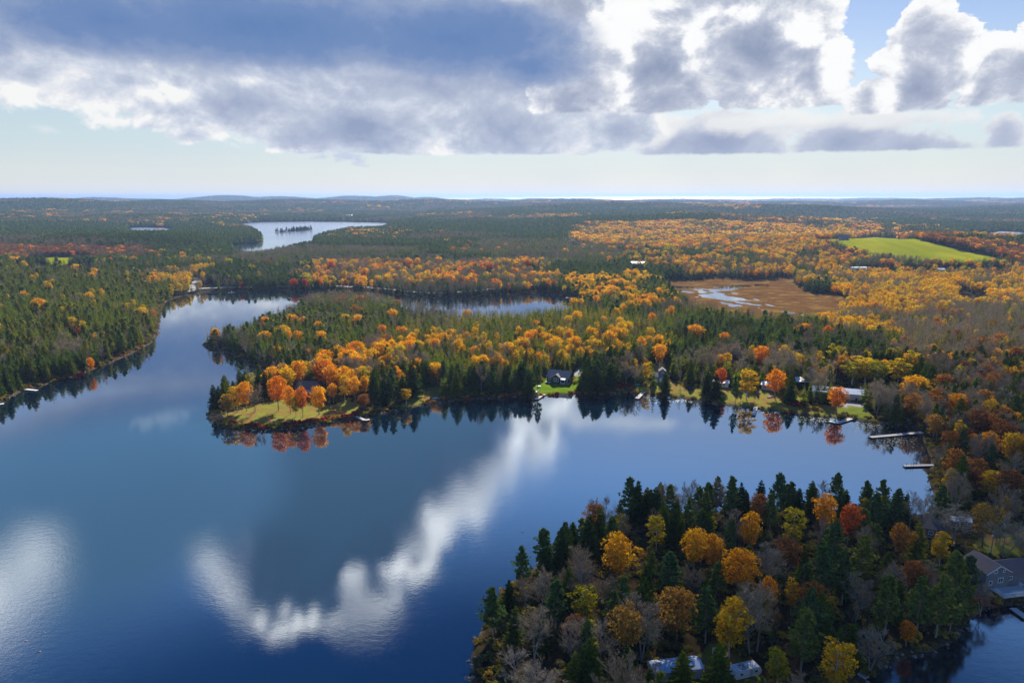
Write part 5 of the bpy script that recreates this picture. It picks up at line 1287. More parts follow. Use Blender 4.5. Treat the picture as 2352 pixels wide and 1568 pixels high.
# ----------------------------------------------------------------- trees that stand out in the photograph: kind, top (survey px), height, tint, width factor
KEY = [
    ('pine', 1448, 1093, 16, .1, .9), ('spruce', 1466, 1099, 15, .1, .9), ('spruce', 1488, 1116, 13, .05, 1), ('spruce', 1507, 1115, 13, .1, 1), ('pine', 1681, 1094, 16, .25, .85), ('spruce', 1707, 1103, 14, .0, .7),
    ('spruce', 1356, 1181, 14, .1, 1), ('pine', 1407, 1183, 12, .25, 1.1), ('spruce', 1293, 1205, 14, .1, 1.1), ('spruce', 1259, 1252, 11, .0, .9), ('pine', 1200, 1250, 13, .15, .9), ('spruce', 1166, 1327, 9, .05, 1),
    ('pine', 1132, 1346, 13, .2, 1.1), ('larch', 1180, 1388, 11, .05, 1.2), ('pine', 1278, 1328, 13, .1, 1), ('maple', 1419, 1230, 13, .74, 1.15), ('maple', 1598, 1219, 12, .74, 1.0), ('maple', 1638, 1229, 11, .66, .8),
    ('maple', 1704, 1269, 13, .62, 1.1), ('birch', 1343, 1334, 12, .25, 1.3), ('birch', 1511, 1185, 11, .45, 1.3), ('spruce', 1543, 1178, 10, .2, 1), ('pine', 1547, 1264, 14, .1, 1.1), ('pine', 1628, 1346, 14, .15, 1.0),
    ('oak', 1560, 1350, 14, .8, 1.1), ('birch', 1684, 1368, 15, .72, 1.45), ('oak', 1445, 1392, 13, .9, .8), ('bare', 1479, 1395, 13, .6, 1.4), ('bare', 1315, 1416, 12, .7, 1), ('bare', 1380, 1428, 12, .8, .9), ('spruce', 1360, 1460, 12, .3, 1.2),
    ('larch', 1322, 1490, 9, .35, 1.2), ('spruce', 1574, 1494, 10, .75, 1.3), ('spruce', 1477, 1338, 12, .25, 1.1), ('pine', 1347, 1420, 12, .3, .9), ('bare', 1240, 1310, 12, .7, 1), ('bare', 1228, 1400, 12, .7, 1.2), ('bare', 1180, 1500, 9, .8, 1.7), ('bare', 1240, 1520, 9, .85, 1.7),
    ('spruce', 1751, 1100, 13, .0, .9), ('pine', 1792, 1085, 16, .05, .9), ('spruce', 1838, 1117, 12, .05, 1), ('pine', 1925, 1085, 15, .3, .9), ('pine', 2018, 1132, 13, .15, 1), ('pine', 2067, 1121, 14, .15, .95), ('oak', 1744, 1134, 12, .35, .8),
    ('pine', 1775, 1135, 13, .45, .9), ('birch', 1828, 1168, 12, .35, 1.4), ('maple', 1897, 1134, 13, .64, .8), ('maple', 1955, 1161, 12, .2, .75), ('maple', 1727, 1178, 12, .68, .85), ('pine', 1986, 1225, 15, .7, 1), ('pine', 1897, 1252, 15, .15, 1.15),
    ('pine', 1947, 1268, 14, .2, 1.1), ('pine', 1925, 1195, 14, .2, 1), ('pine', 1867, 1351, 14, .15, 1.1), ('pine', 1853, 1396, 15, .5, 1.0), ('pine', 2050, 1321, 15, .45, 1), ('pine', 2122, 1324, 15, .4, 1), ('pine', 2169, 1317, 16, .5, 1), ('pine', 2203, 1264, 15, .55, 1), ('pine', 2232, 1271, 13, .1, 1),
    ('larch', 2115, 1199, 13, .45, 1.3), ('birch', 2169, 1222, 10, .6, 1.5), ('bare', 1734, 1351, 16, .8, .8), ('bare', 1751, 1345, 16, .8, .8), ('bare', 1778, 1253, 13, .6, 1.2), ('bare', 1976, 1331, 11, .4, 1.1), ('maple', 1775, 1326, 11, .55, .7), ('birch', 1823, 1332, 9, .7, 1),
    ('birch', 1931, 1457, 14, .68, 1.3), ('birch', 1792, 1488, 9, .2, 1.5), ('maple', 2088, 1428, 6, .5, .9), ('bare', 2010, 1440, 11, .5, 1.3), ('bare', 2100, 1130, 13, .6, .8), ('bare', 2122, 1135, 13, .9, .9), ('oak', 2074, 1202, 12, .6, .8), ('oak', 2271, 1158, 13, .95, .8), ('bare', 2205, 1165, 12, .9, 1.4), ('bare', 2320, 1180, 13, .8, 1.3), ('pine', 2164, 1114, 14, .25, 1.05), ('pine', 2222, 1318, 13, .5, .9), ('pine', 2196, 1345, 12, .3, .9), ('bare', 2262, 1345, 8, .7, 1.1),
    ('maple', 634, 867, 16, .44, .85), ('maple', 663, 888, 13, .6, .7), ('maple', 691, 892, 13.5, .32, .7), ('birch', 677, 908, 10, .2, 1.5), ('maple', 729, 889, 13, .68, .95), ('birch', 540, 884, 13, .72, 1.4), ('maple', 561, 878, 14, .62, .7), ('oak', 519, 905, 11, .97, .9),
    ('bare', 580, 884, 13, .6, .8), ('spruce', 488, 881, 13, .1, 1), ('spruce', 500, 884, 12, .15, .9), ('bare', 498, 950, 5, .9, 1.8), ('maple', 683, 830, 14, .66, 1), ('maple', 657, 845, 13, .85, 1), ('maple', 740, 828, 15, .42, 1.15), ('maple', 763, 840, 14, .58, 1.0), ('maple', 791, 845, 14, .66, 1.1),
    ('birch', 789, 860, 14, .66, 1.2), ('maple', 813, 868, 12, .7, .8), ('maple', 836, 864, 11, .74, .8), ('spruce', 856, 845, 16, .45, 1.1), ('pine', 899, 844, 16, .25, .9), ('spruce', 948, 834, 17, .1, 1.2), ('birch', 932, 887, 9, .68, 1.5), ('spruce', 880, 868, 13, .05, 1.1), ('spruce', 925, 860, 13, .1, 1.1),
    ('spruce', 560, 862, 12, .2, 1.1), ('spruce', 590, 852, 12, .25, 1), ('birch', 575, 858, 11, .3, 1.5), ('spruce', 605, 851, 13, .15, 1.1), ('spruce', 535, 872, 11, .2, 1), ('spruce', 640, 846, 12, .3, 1),
    ('maple', 1516, 792, 13, .68, 1), ('birch', 1719, 848, 15, .62, 1.7), ('maple', 1784, 850, 14, .5, 1.0), ('maple', 1925, 889, 12.5, .47, 1.15), ('birch', 1962, 824, 14, .1, 2.2), ('birch', 1993, 820, 15, .55, 2.4), ('birch', 2018, 832, 14, .02, 2.2), ('birch', 2068, 826, 14, .5, 2.4), ('bare', 1592, 805, 14, .6, 1.5), ('bare', 1440, 833, 13, .7, 1.4), ('bare', 1462, 838, 12, .7, 1.3),
    ('spruce', 1647, 855, 14, .0, 1.3), ('spruce', 1627, 850, 13, .1, 1.2), ('pine', 1693, 862, 14, .1, .7), ('spruce', 1818, 881, 10, .1, 1.4), ('maple', 1659, 846, 11, .22, .9), ('maple', 1750, 797, 13, .45, 1.1), ('bare', 1705, 790, 13, .6, 1.6), ('spruce', 1530, 850, 13, .15, 1.1), ('spruce', 1400, 835, 14, .1, 1.2), ('spruce', 1378, 842, 14, .2, 1.2),
    ('pine', 1235, 835, 15, .4, .9), ('spruce', 1215, 845, 14, .2, 1.1), ('maple', 83, 686, 14, .68, 1.0), ('birch', 165, 728, 11, .5, 1.8), ('maple', 178, 752, 8, .5, .8), ('larch', 160, 818, 12, .2, 1.5), ('larch', 65, 815, 15, .25, 1.3), ('maple', 207, 822, 9, .5, .7), ('maple', 42, 590, 12, .75, 1.2),
    ('maple', 555, 648, 9, .0, 1.0), ('maple', 674, 640, 12, .05, 1.2), ('maple', 700, 640, 12, .08, .9), ('maple', 735, 636, 12, .5, 1.0), ('maple', 760, 600, 13, .2, 1.3), ('birch', 790, 622, 13, .7, 2), ('maple', 838, 616, 13, .62, 1.2),
    ('maple', 937, 594, 14, .62, 1.2), ('maple', 960, 592, 14, .7, 1.0), ('maple', 1125, 603, 13, .3, 1.2), ('maple', 1212, 596, 12, .35, 1.2), ('maple', 1233, 598, 12, .6, 1.0),
    ('maple', 2330, 995, 13, .86, 1.1), ('maple', 2200, 905, 13, .6, 1.1), ('birch', 2280, 1075, 10, .6, 1.6), ('oak', 2260, 940, 14, .3, 1.3), ('oak', 2320, 975, 13, .15, 1.2), ('oak', 2330, 1080, 12, .1, 1.2), ('pine', 2160, 935, 14, .1, .9), ('pine', 2215, 985, 13, .15, .9), ('pine', 2282, 1020, 12, .1, .9),
]
kx = []
for (k, u, v, h, t, wf) in KEY:
    z = 2.0
    for _ in range(3):
        x, y = Gz(u, v, z + h) if v > 700 else Gz(u, v, z + h)
        z = max(gh(x, y), 0.4)
    kx.append((KINDS.index(k), x, y, z, h, t, wf))
kx = np.array(kx)
# thin the forest round houses, docks, roads and the key trees
KO = np.array(KEEP_OUT)
near = np.hypot(tx, ty) < 1700
for x, y, rr in KO:
    m = near & (np.abs(tx - x) < rr) & (np.abs(ty - y) < rr); live[m & ((tx - x) ** 2 + (ty - y) ** 2 < rr * rr)] = False
for (ki, x, y, z, h, t, wf) in kx:
    rr = h * (.22 if ki in (0, 2, 6) else .30) * wf * .75
    m = (np.abs(tx - x) < rr) & (np.abs(ty - y) < rr); live[m & ((tx - x) ** 2 + (ty - y) ** 2 < rr * rr)] = False
# sight lines: keep the low buildings as visible as the photograph has them
for (u0, u1, v0, v1) in ((1252, 1326, 885, 912), (1866, 1985, 932, 962), (1745, 1782, 905, 930), (1826, 1860, 898, 915), (2252, 2340, 1372, 1400), (676, 724, 915, 950), (1450, 1480, 622, 640), (459, 492, 652, 668), (1918, 1990, 628, 637), (1925, 1948, 561, 574), (60, 216, 608, 634), (1950, 2310, 618, 632), (2130, 2230, 1245, 1262), (1500, 1534, 888, 905), (790, 820, 503.5, 508), (1313, 1331, 563, 575), (2154, 2170, 629, 636)):
    live[(tu > u0) & (tu < u1) & (tv > v0) & (tv < v1) & (rg.random(N) < 0.93)] = False
ke = kx[:, 3] + 0
for (ki, x, y, z, h, t, wf) in kx:           # nothing grown at random hides a tree the photograph shows
    ub, vb, wb = project(np.array([x]), np.array([y]), np.array([z])); ap = h / wb[0] * 1568 * .97; hw = ap * (.2 if ki in (0, 2) else .3) * wf
    top = vb[0] - ap; fa = hgt_ / tw_ * 1568
    live[(tv > vb[0] + 1) & (tv - fa * .96 < top + ap * .62) & (np.abs(tu - ub[0]) < hw + fa * .17) & (tw_ > wb[0] * .55) & (rg.random(N) < .93)] = False
sel = live & (kind >= 0)
tx, ty, tz, tS, tu, tv, tw_, kind, hgt_, tint, tsd = [a[sel] for a in (tx, ty, tz, tS, tu, tv, tw_, kind, hgt_, tint, tsd)]
# a few key trees stand over the water's edge: leave them where the bank is
nk = len(kx)
ku, kv, kw = project(kx[:, 1], kx[:, 2], kx[:, 3])
AX = np.concatenate([kx[:, 1], tx]); AY = np.concatenate([kx[:, 2], ty]); AZ = np.concatenate([kx[:, 3], tz]); AS = np.concatenate([np.ones(nk), tS])
AU = np.concatenate([ku, tu]); AV = np.concatenate([kv, tv]); AW = np.concatenate([kw, tw_]); AK = np.concatenate([kx[:, 0].astype(int), kind])
AHt = np.concatenate([kx[:, 4], hgt_]); AT = np.concatenate([kx[:, 5], tint]); _wf = rg.uniform(0.82, 1.18, len(tx)); _bb = np.isin(kind, [3, 5]); _wf = np.where(_bb, _wf * (1 + .45 * (rg.random(len(tx)) < .22)), _wf)
AWF = np.concatenate([kx[:, 6], _wf])
isk = np.arange(len(AX)) < nk
ok = (shore_sd(AX, AY) > -1) & (AZ > 0.2)
print('key trees in water:', [KEY[i][:3] for i in range(nk) if not ok[i]])
ok[:nk] = True
AZ = np.where(isk & (AZ < 0.4), 0.3, AZ)
print('trees', len(AX), np.bincount(AK, minlength=7))
app = AHt / AW * 1568
vtop = AV - app
inframe = (AU > -20) & (AU < 2372) & (AV > 440) & (vtop < 1568)
score = np.where(inframe, app, -1) + np.where(isk & inframe, 1000, 0)

AREAS = [   # where a tree stands, in words: polygon in survey px of its foot
    ('by the camper trailer', [(1560, 1520), (1800, 1500), (1830, 1700), (1480, 1700), (1480, 1560)]),
    ('at the left end of the foreground woods', [(1000, 1700), (1000, 1300), (1290, 1300), (1330, 1420), (1300, 1700)]),
    ('on the front shore of the foreground woods', [(1300, 1700), (1330, 1500), (1600, 1490), (1900, 1490), (2100, 1440), (2300, 1380), (2300, 1480), (2000, 1700)]),
    ('along the back edge of the foreground woods', [(1290, 1300), (1440, 1170), (2140, 1170), (2140, 1262), (1700, 1285), (1400, 1330)]),
    ('in the middle of the foreground woods', [(1290, 1300), (2240, 1250), (2240, 1450), (1900, 1500), (1300, 1520)]),
    ('in the clearing by the shingled house', [(2140, 1180), (2500, 1190), (2500, 1420), (2240, 1420), (2140, 1260)]),
    ('on the steep right bank', [(1995, 1000), (2010, 900), (2500, 830), (2500, 1190), (2140, 1190)]),
    ('behind the long beige building', [(1860, 920), (1860, 840), (2110, 820), (2110, 960), (1990, 960)]),
    ('among the cabins on the far shore', [(1560, 960), (1560, 850), (1860, 850), (1900, 965)]),
    ('between the navy house and grey cottage', [(1310, 920), (1310, 850), (1560, 850), (1560, 930)]),
    ('behind the navy house', [(1200, 875), (1210, 800), (1420, 790), (1420, 870)]),
    ('on the shore left of the navy house', [(1010, 930), (1010, 860), (1240, 860), (1250, 920)]),
    ('between the point lawn and sandy clearing', [(830, 970), (800, 880), (1010, 860), (1010, 930)]),
    ('on the lawn at the tip of the point', [(480, 1000), (500, 935), (760, 920), (840, 940), (830, 980)]),
    ('at the tip of the long point', [(440, 990), (440, 850), (720, 840), (760, 930), (500, 970)]),
    ('in the orange belt behind the point lawn', [(700, 930), (720, 800), (1200, 780), (1200, 870), (830, 920)]),
    ('on the marshy spit behind the point', [(440, 850), (440, 740), (720, 700), (860, 740), (760, 870)]),
    ('on the left bank above the white docks', [(-400, 1000), (-400, 850), (380, 700), (380, 800), (0, 950)]),
    ('in the dark woods of the left bank', [(-400, 900), (-400, 600), (400, 600), (400, 720)]),
    ('by the road on the back bay', [(330, 690), (330, 600), (1300, 590), (1330, 690)]),
    ('in the yellow woods right of the marsh', [(1790, 800), (1800, 630), (2600, 630), (2600, 860), (2080, 850)]),
    ('in the green middle of the long point', [(700, 830), (700, 700), (1250, 700), (1250, 830)]),
    ('on the slope below the marsh', [(1250, 860), (1250, 620), (1800, 620), (2100, 850)]),
    ('in the woods across the lake', [(-4000, 2000), (-4000, 0), (6000, 0), (6000, 2000)])]
AREAS = [(nm, np.array(P, float)) for nm, P in AREAS]
CN = {'spruce': [(.3, 'dark green'), (.6, 'mid green'), (2, 'olive green')], 'pine': [(.2, 'blue green'), (.42, 'deep green'), (2, 'olive green')], 'larch': [(.25, 'green'), (.55, 'olive'), (2, 'golden')],
      'maple': [(.16, 'red'), (.36, 'deep orange'), (.58, 'orange'), (.82, 'golden yellow'), (2, 'yellow green')], 'birch': [(.28, 'lime green'), (.55, 'pale yellow'), (2, 'bright yellow')],
      'oak': [(.35, 'rust brown'), (.7, 'copper'), (2, 'tawny yellow')], 'bare': [(.4, 'brown grey'), (.7, 'grey'), (2, 'pale grey')]}
KN = {'spruce': 'spruce', 'pine': 'white pine', 'larch': 'larch', 'maple': 'maple', 'birch': 'birch', 'oak': 'oak', 'bare': 'leafless tree'}
CAT = {'spruce': 'spruce', 'pine': 'pine', 'larch': 'larch', 'maple': 'maple', 'birch': 'birch', 'oak': 'oak', 'bare': 'bare tree'}
GRP = {'spruce': 'spruces round the lake', 'pine': 'white pines round the lake', 'larch': 'larches round the lake', 'maple': 'maples in autumn colour', 'birch': 'birches in autumn colour', 'oak': 'oaks in rust colours', 'bare': 'leafless trees round the lake'}
ORD = ['leftmost', 'second from left', 'third from left', 'fourth from left', 'fifth from left', 'sixth from left', 'seventh from left', 'eighth from left', 'ninth from left', 'tenth from left', 'eleventh from left', 'twelfth from left']
used = np.zeros(len(AX), bool)
recs = []
prg = random.Random(4)
for ki, k in enumerate(KINDS):
    idx = np.where((AK == ki) & (score > 0) & ok)[0]
    idx = idx[np.argsort(-score[idx])][:300]
    used[idx] = True
    for n_, i in enumerate(idx):
        vi = prg.randrange(len(NEAR[k])); cr, tr_, whole, h0 = NEAR[k][vi]
        s = AHt[i] / h0; wf = AWF[i]
        if n_ < 110:
            o = bpy.data.objects.new(k + '_tree', None); COL.objects.link(o); o.empty_display_size = .3
            for nm, me in (('trunk', tr_), ('crown', cr)):
                c_ = bpy.data.objects.new(nm, me); COL.objects.link(c_); c_.parent = o; c_.color = (AT[i], 0, 0, 1)
        else:
            o = bpy.data.objects.new(k + '_tree', whole); COL.objects.link(o)
        o.color = (AT[i], 0, 0, 1)
        o.location = (AX[i], AY[i], AZ[i] - .15); o.rotation_euler = (prg.gauss(0, .025), prg.gauss(0, .025), prg.uniform(0, 6.283)); o.scale = (s * wf, s * wf, s)
        col = next(nm for lim, nm in CN[k] if AT[i] <= lim)
        hs = 'tall' if AHt[i] > 13.2 else ('short' if AHt[i] < 9.6 else 'mid-sized')
        ar = next(nm for nm, P in AREAS if bool(inpoly(np.array([AU[i]]), np.array([AV[i]]), P)[0]))
        recs.append([o, k, hs, col, ar, AU[i], AV[i]])
from collections import defaultdict
buckets = defaultdict(list)
for r_ in recs: buckets[(r_[1], r_[2], r_[3], r_[4])].append(r_)
def put(r_, extra):
    o, k, hs, col, ar = r_[:5]
    o['label'] = ('%s %s %s %s' % (hs, col, KN[k], ar)) + ((', ' + extra) if extra else '')
    o['category'] = CAT[k]; o['group'] = GRP[k]
for key, rs in buckets.items():
    if len(rs) == 1: put(rs[0], ''); continue
    if len(rs) <= 12:
        rs.sort(key=lambda q: q[5])
        for n_, q in enumerate(rs): put(q, ORD[n_] if n_ < len(rs) - 1 else 'rightmost')
        continue
    rs.sort(key=lambda q: q[6])        # far to near rows, then left to right within the row
    rows = 3; per = math.ceil(len(rs) / rows)
    for ri, nm in enumerate(('back row', 'middle row', 'front row')):
        row = sorted(rs[ri * per:(ri + 1) * per], key=lambda q: q[5])
        for n_, q in enumerate(row):
            put(q, nm + (', ' + (ORD[n_] if n_ < len(row) - 1 else 'rightmost') if len(row) <= 12 else ''))
            if len(q[0]['label'].split()) > 16: q[0]['label'] = ' '.join(q[0]['label'].replace(' of the ', ' of ').replace('mid-sized ', '').split()[:16])

# ----------------------------------------------------------------- the rest of each kind: one stuff object, planted by geometry nodes
def forest(name, label, X, Y, Z, SX, SZ, T, PID, protos):
    n = len(X)
    me = bpy.data.meshes.new(name); me.vertices.add(n); me.vertices.foreach_set('co', np.column_stack([X, Y, Z]).astype(np.float32).ravel())
    def at_(nm, typ, arr, key='value'):
        a = me.attributes.new(nm, typ, 'POINT'); a.data.foreach_set(key, np.ascontiguousarray(arr).ravel())
    g = np.random.default_rng(n + 1)
    at_('pid', 'INT', PID.astype(np.int32)); at_('tint', 'FLOAT', T.astype(np.float32)); at_('rz', 'FLOAT', g.uniform(0, 6.283, n).astype(np.float32))
    at_('scl', 'FLOAT_VECTOR', np.column_stack([SX, SX, SZ]).astype(np.float32), 'vector')
    o = link(name, me); o['kind'] = 'stuff'; o['label'] = label
    ng = bpy.data.node_groups.new(name + '_planting', 'GeometryNodeTree')
    ng.interface.new_socket('Geometry', in_out='INPUT', socket_type='NodeSocketGeometry'); ng.interface.new_socket('Geometry', in_out='OUTPUT', socket_type='NodeSocketGeometry')
    gi = ng.nodes.new('NodeGroupInput'); go = ng.nodes.new('NodeGroupOutput'); L = ng.links
    def na_(nm, typ):
        q = ng.nodes.new('GeometryNodeInputNamedAttribute'); q.data_type = typ; q.inputs['Name'].default_value = nm; return q.outputs['Attribute']
    pid, rz, scl = na_('pid', 'INT'), na_('rz', 'FLOAT'), na_('scl', 'FLOAT_VECTOR')
    ce = ng.nodes.new('ShaderNodeCombineXYZ'); L.new(rz, ce.inputs[2])
    jn = ng.nodes.new('GeometryNodeJoinGeometry')
    for i, p in enumerate(protos):
        cm = ng.nodes.new('FunctionNodeCompare'); cm.data_type = 'INT'; cm.operation = 'EQUAL'; L.new(pid, cm.inputs[2]); cm.inputs[3].default_value = i
        oi = ng.nodes.new('GeometryNodeObjectInfo'); oi.inputs['Object'].default_value = p; oi.inputs['As Instance'].default_value = False
        ip = ng.nodes.new('GeometryNodeInstanceOnPoints'); L.new(gi.outputs[0], ip.inputs['Points']); L.new(cm.outputs[0], ip.inputs['Selection']); L.new(oi.outputs['Geometry'], ip.inputs['Instance'])
        L.new(ce.outputs[0], ip.inputs['Rotation']); L.new(scl, ip.inputs['Scale']); L.new(ip.outputs[0], jn.inputs[0])
    L.new(jn.outputs[0], go.inputs[0])
    md = o.modifiers.new('planting', 'NODES'); md.node_group = ng
    return o
LBL = {'spruce': 'dense dark spruce forest covering the land to the horizon', 'pine': 'pines scattered through the distant forest', 'larch': 'olive and gold larches scattered through the distant forest', 'maple': 'orange and yellow maple woods beyond the nearer trees',
       'birch': 'yellow birch woods beyond the nearer trees', 'oak': 'rust coloured oak woods beyond the nearer trees', 'bare': 'grey leafless woods beyond the nearer trees'}
h0s = {k: NEAR[k][0][3] for k in KINDS}
for ki, k in enumerate(KINDS):
    i = np.where((AK == ki) & ~used & ok)[0]
    if not len(i): continue
    far_ = AW[i] > 1300
    pid = np.where(far_, NV[1] + np.arange(len(i)) % NV[2], np.arange(len(i)) % NV[1])
    s = AHt[i] / h0s[k]; sx = s * AWF[i] * AS[i] * np.where(AS[i] > 1, 1.1, 1.0)
    sx = np.where((AS[i] > 1) & (ki in (0, 2, 4)), sx * 1.35, sx)
    forest(k + '_forest', LBL[k], AX[i], AY[i], AZ[i] - .2, sx, s * np.clip(AS[i], 1, 1.6) ** 0.3, AT[i], pid, PROTO[k])

# ----------------------------------------------------------------- shrubs: the coloured ones are things, the shore brush is stuff
BUSH = []
for s_ in range(3):
    g = np.random.default_rng(60 + s_); q = Geo(); nb = 9
    for j in range(nb):
        c0 = np.array([g.normal(0, .5), g.normal(0, .5), g.uniform(.25, .75)]); d = g.normal(size=(34, 3)); d /= np.linalg.norm(d, axis=1)[:, None]; d[:, 2] = np.abs(d[:, 2]) * .9 - .1
        q.quads(cards(c0 + d * .42 * g.uniform(.6, 1.1, (34, 1)), .17, g, N=d))
    BUSH.append(q)
BST = [(0.0, (0.22, 0.018, 0.02)), (0.2, (0.34, 0.04, 0.03)), (0.45, (0.40, 0.14, 0.03)), (0.65, (0.42, 0.33, 0.04)), (0.85, (0.16, 0.17, 0.03)), (1.0, (0.20, 0.15, 0.09))]
bm_o = leaf_mat('shrub_foliage', 'OBJ', BST, .35, .3); bm_i = leaf_mat('brush_foliage', 'INST', BST, .35, .3)
bme = [q.mesh('shrub', [bm_o]) for q in BUSH]; bpr = [bpy.data.objects.new('brush_clump', q.mesh('brush_clump', [bm_i])) for q in BUSH]
SH = [(u, v, s, t) for u, v, s, t in (
    (520, 975, 1.3, .6), (536, 977, 1.5, .15), (552, 980, 1.4, .65), (570, 982, 1.5, .1), (588, 984, 1.6, .05), (606, 984, 1.4, .3), (622, 983, 1.6, .62), (640, 982, 1.5, .66), (656, 981, 1.6, .1), (674, 979, 1.8, .02), (692, 977, 1.7, .05), (710, 974, 1.6, .15),
    (728, 971, 1.5, .1), (746, 968, 1.5, .2), (762, 965, 1.5, .5), (778, 963, 1.5, .55), (794, 961, 1.6, .08), (810, 957, 1.7, .05), (824, 954, 1.5, .3), (505, 968, 1.6, .5), (1827, 938, 2.0, .02), (1836, 939, 2.2, .0), (1846, 941, 1.9, .05), (1860, 943, 1.5, .6), (1872, 945, 1.6, .65),
    (1405, 893, 1.8, .15), (1420, 893, 2.0, .1), (1435, 893, 2.0, .12), (1448, 893, 1.6, .2), (182, 866, 2.2, .02), (2190, 1430, 1.4, .1), (2262, 1392, 2.0, .03), (2300, 1375, 1.6, .5), (2285, 1385, 1.8, .62), (2310, 1372, 1.4, .45), (1240, 882, 1.6, .62), (1310, 878, 1.8, .5), (1320, 886, 1.4, .6), (515, 795, 1.4, .1), (500, 792, 1.4, .2), (488, 790, 1.2, .5))]
SHC = [(.12, 'crimson'), (.3, 'red'), (.55, 'orange'), (2, 'yellow')]
names_sh = defaultdict(list)
for n_, (u, v, s, t) in enumerate(SH):
    x, y = G(u, v); o = link('shrub', bme[n_ % 3]); o.location = (x, y, max(gh(x, y), .1) - .1); o.color = (t, 0, 0, 1); sc_ = s * 1.15; o.scale = (sc_, sc_, sc_ * .9); o.rotation_euler = (0, 0, n_ * 1.7)
    ar = 'along the shore of the point lawn' if v > 950 and u < 900 else ('at the foot of the long beige building' if 1820 < u < 1880 else ('in the brush beside the turquoise kayaks' if 1400 < u < 1450 else ('by the navy house' if 1200 < u < 1330 else ('below the white railed deck' if u > 2150 else 'on the shore of the left water'))))
    names_sh[(next(nm for lim, nm in SHC if t <= lim), ar)].append((u, o))
for (cn, ar), rs in names_sh.items():
    rs.sort(key=lambda q: q[0])
    for n_, (_, o) in enumerate(rs): tag(o, '%s shrub %s%s' % (cn, ar, '' if len(rs) == 1 else ', ' + (ORD[n_] if n_ < len(rs) - 1 else 'rightmost')), 'shrub', 'coloured shrubs on the shores')
g = np.random.default_rng(77)
nb = 60000; rr = np.sqrt(g.uniform(100 ** 2, 760 ** 2, nb)); aa_ = g.uniform(-R(42), R(42), nb); bx, by = rr * np.sin(aa_), rr * np.cos(aa_)
bs = shore_sd(bx, by); m = (bs > .3) & (bs < 5.5); bx, by, bs = bx[m], by[m], bs[m]
bz = ground(bx, by, bs); zz = zone_of(bx, by)
m = (bz > .15) & (zz != 3) & (zz != 6) & ~((zz == 4) & (bs > 2.2))
for x, y, r0 in KO:
    q_ = (np.abs(bx - x) < r0) & (np.abs(by - y) < r0); m &= ~(q_ & ((bx - x) ** 2 + (by - y) ** 2 < (r0 * .7) ** 2))
bx, by, bz = bx[m], by[m], bz[m]; n = len(bx); print('brush', n)
tb = np.clip(g.normal(.82, .16, n) - .35 * (fbm(bx, by, 24, 2, 31) > .62), 0, 1)
sb = g.uniform(.6, 1.5, n)
forest('shore_brush', 'low tawny brush and reeds along the water\'s edge', bx, by, bz - .1, sb, sb * .85, tb, np.arange(n) % 3, bpr)
rp = []
for s_ in range(3):
    gg = np.random.default_rng(90 + s_); q = Geo(); q.tube([(0, 0, -.4), (0, 0, 0), (.05, 0, .3), (0, 0, .45)], [.5, .55, .35, .05], 7); V_ = q.V[0]; q.V[0] = V_ * gg.uniform(.75, 1.3, V_.shape); rp.append(bpy.data.objects.new('boulder', q.mesh('boulder', [MT['rock']])))
ra = g.uniform(-R(42), R(42), 90000); rr = np.sqrt(g.uniform(100 ** 2, 700 ** 2, 90000)); rx_, ry_ = rr * np.sin(ra), rr * np.cos(ra); rs_ = shore_sd(rx_, ry_)
m = (rs_ > -1.0) & (rs_ < 1.2); rx_, ry_, rs_ = rx_[m], ry_[m], rs_[m]; n = len(rx_); sr = g.uniform(.25, 1.1, n) ** 1.5
forest('shore_rocks', 'boulders and stones along the waterline', rx_, ry_, ground(rx_, ry_, rs_) * .6, sr, sr, np.zeros(n), np.arange(n) % 3, rp)
# undergrowth inside the woods near the camera, where the floor shows
nb = 26000; rr = np.sqrt(g.uniform(100 ** 2, 480 ** 2, nb)); aa_ = g.uniform(-R(42), R(42), nb); bx, by = rr * np.sin(aa_), rr * np.cos(aa_)
bs = shore_sd(bx, by); m = bs > 4; bx, by, bs = bx[m], by[m], bs[m]; bz = ground(bx, by, bs); zz = zone_of(bx, by); m = (zz == 0)
for x, y, r0 in KO:
    q_ = (np.abs(bx - x) < r0) & (np.abs(by - y) < r0); m &= ~(q_ & ((bx - x) ** 2 + (by - y) ** 2 < (r0 * .9) ** 2))
bx, by, bz = bx[m], by[m], bz[m]; n = len(bx); sb = g.uniform(.5, 1.6, n)
forest('undergrowth', 'dull brown and olive undergrowth under the nearer trees', bx, by, bz - .15, sb, sb * .8, np.clip(g.normal(.88, .12, n), 0, 1), np.arange(n) % 3, bpr)
# islets in the far lake: a few spruces each
# ----------------------------------------------------------------- trees on the islets
prg = random.Random(9); isl = []
for n_, (ix, iy, rx, ry, ih) in enumerate(ISL):
    for _ in range((9, 22, 8, 16)[n_]):
        t = prg.uniform(0, 6.28); f = prg.random() ** .5 * .8; isl.append((ix + math.cos(t) * rx * f, iy + math.sin(t) * ry * f, ih * .6))
me_ = NEAR['spruce'][1][2]
isl.sort(key=lambda q: q[0] / q[1])
for n_, (x, y, z) in enumerate(isl):
    o = link('islet_spruce', me_); s = prg.uniform(.45, 1.0); o.location = (x, y, z - .6); o.scale = (s * 1.2, s * 1.2, s); o.rotation_euler = (0, 0, prg.uniform(0, 6)); o.color = (.1, 0, 0, 1)
    third = 'left end' if n_ < len(isl) / 3 else ('middle' if n_ < 2 * len(isl) / 3 else 'right end')
    tag(o, 'small dark spruce at the %s of the rocky islets in the distant lake' % third, 'spruce', 'spruces on the distant islets')

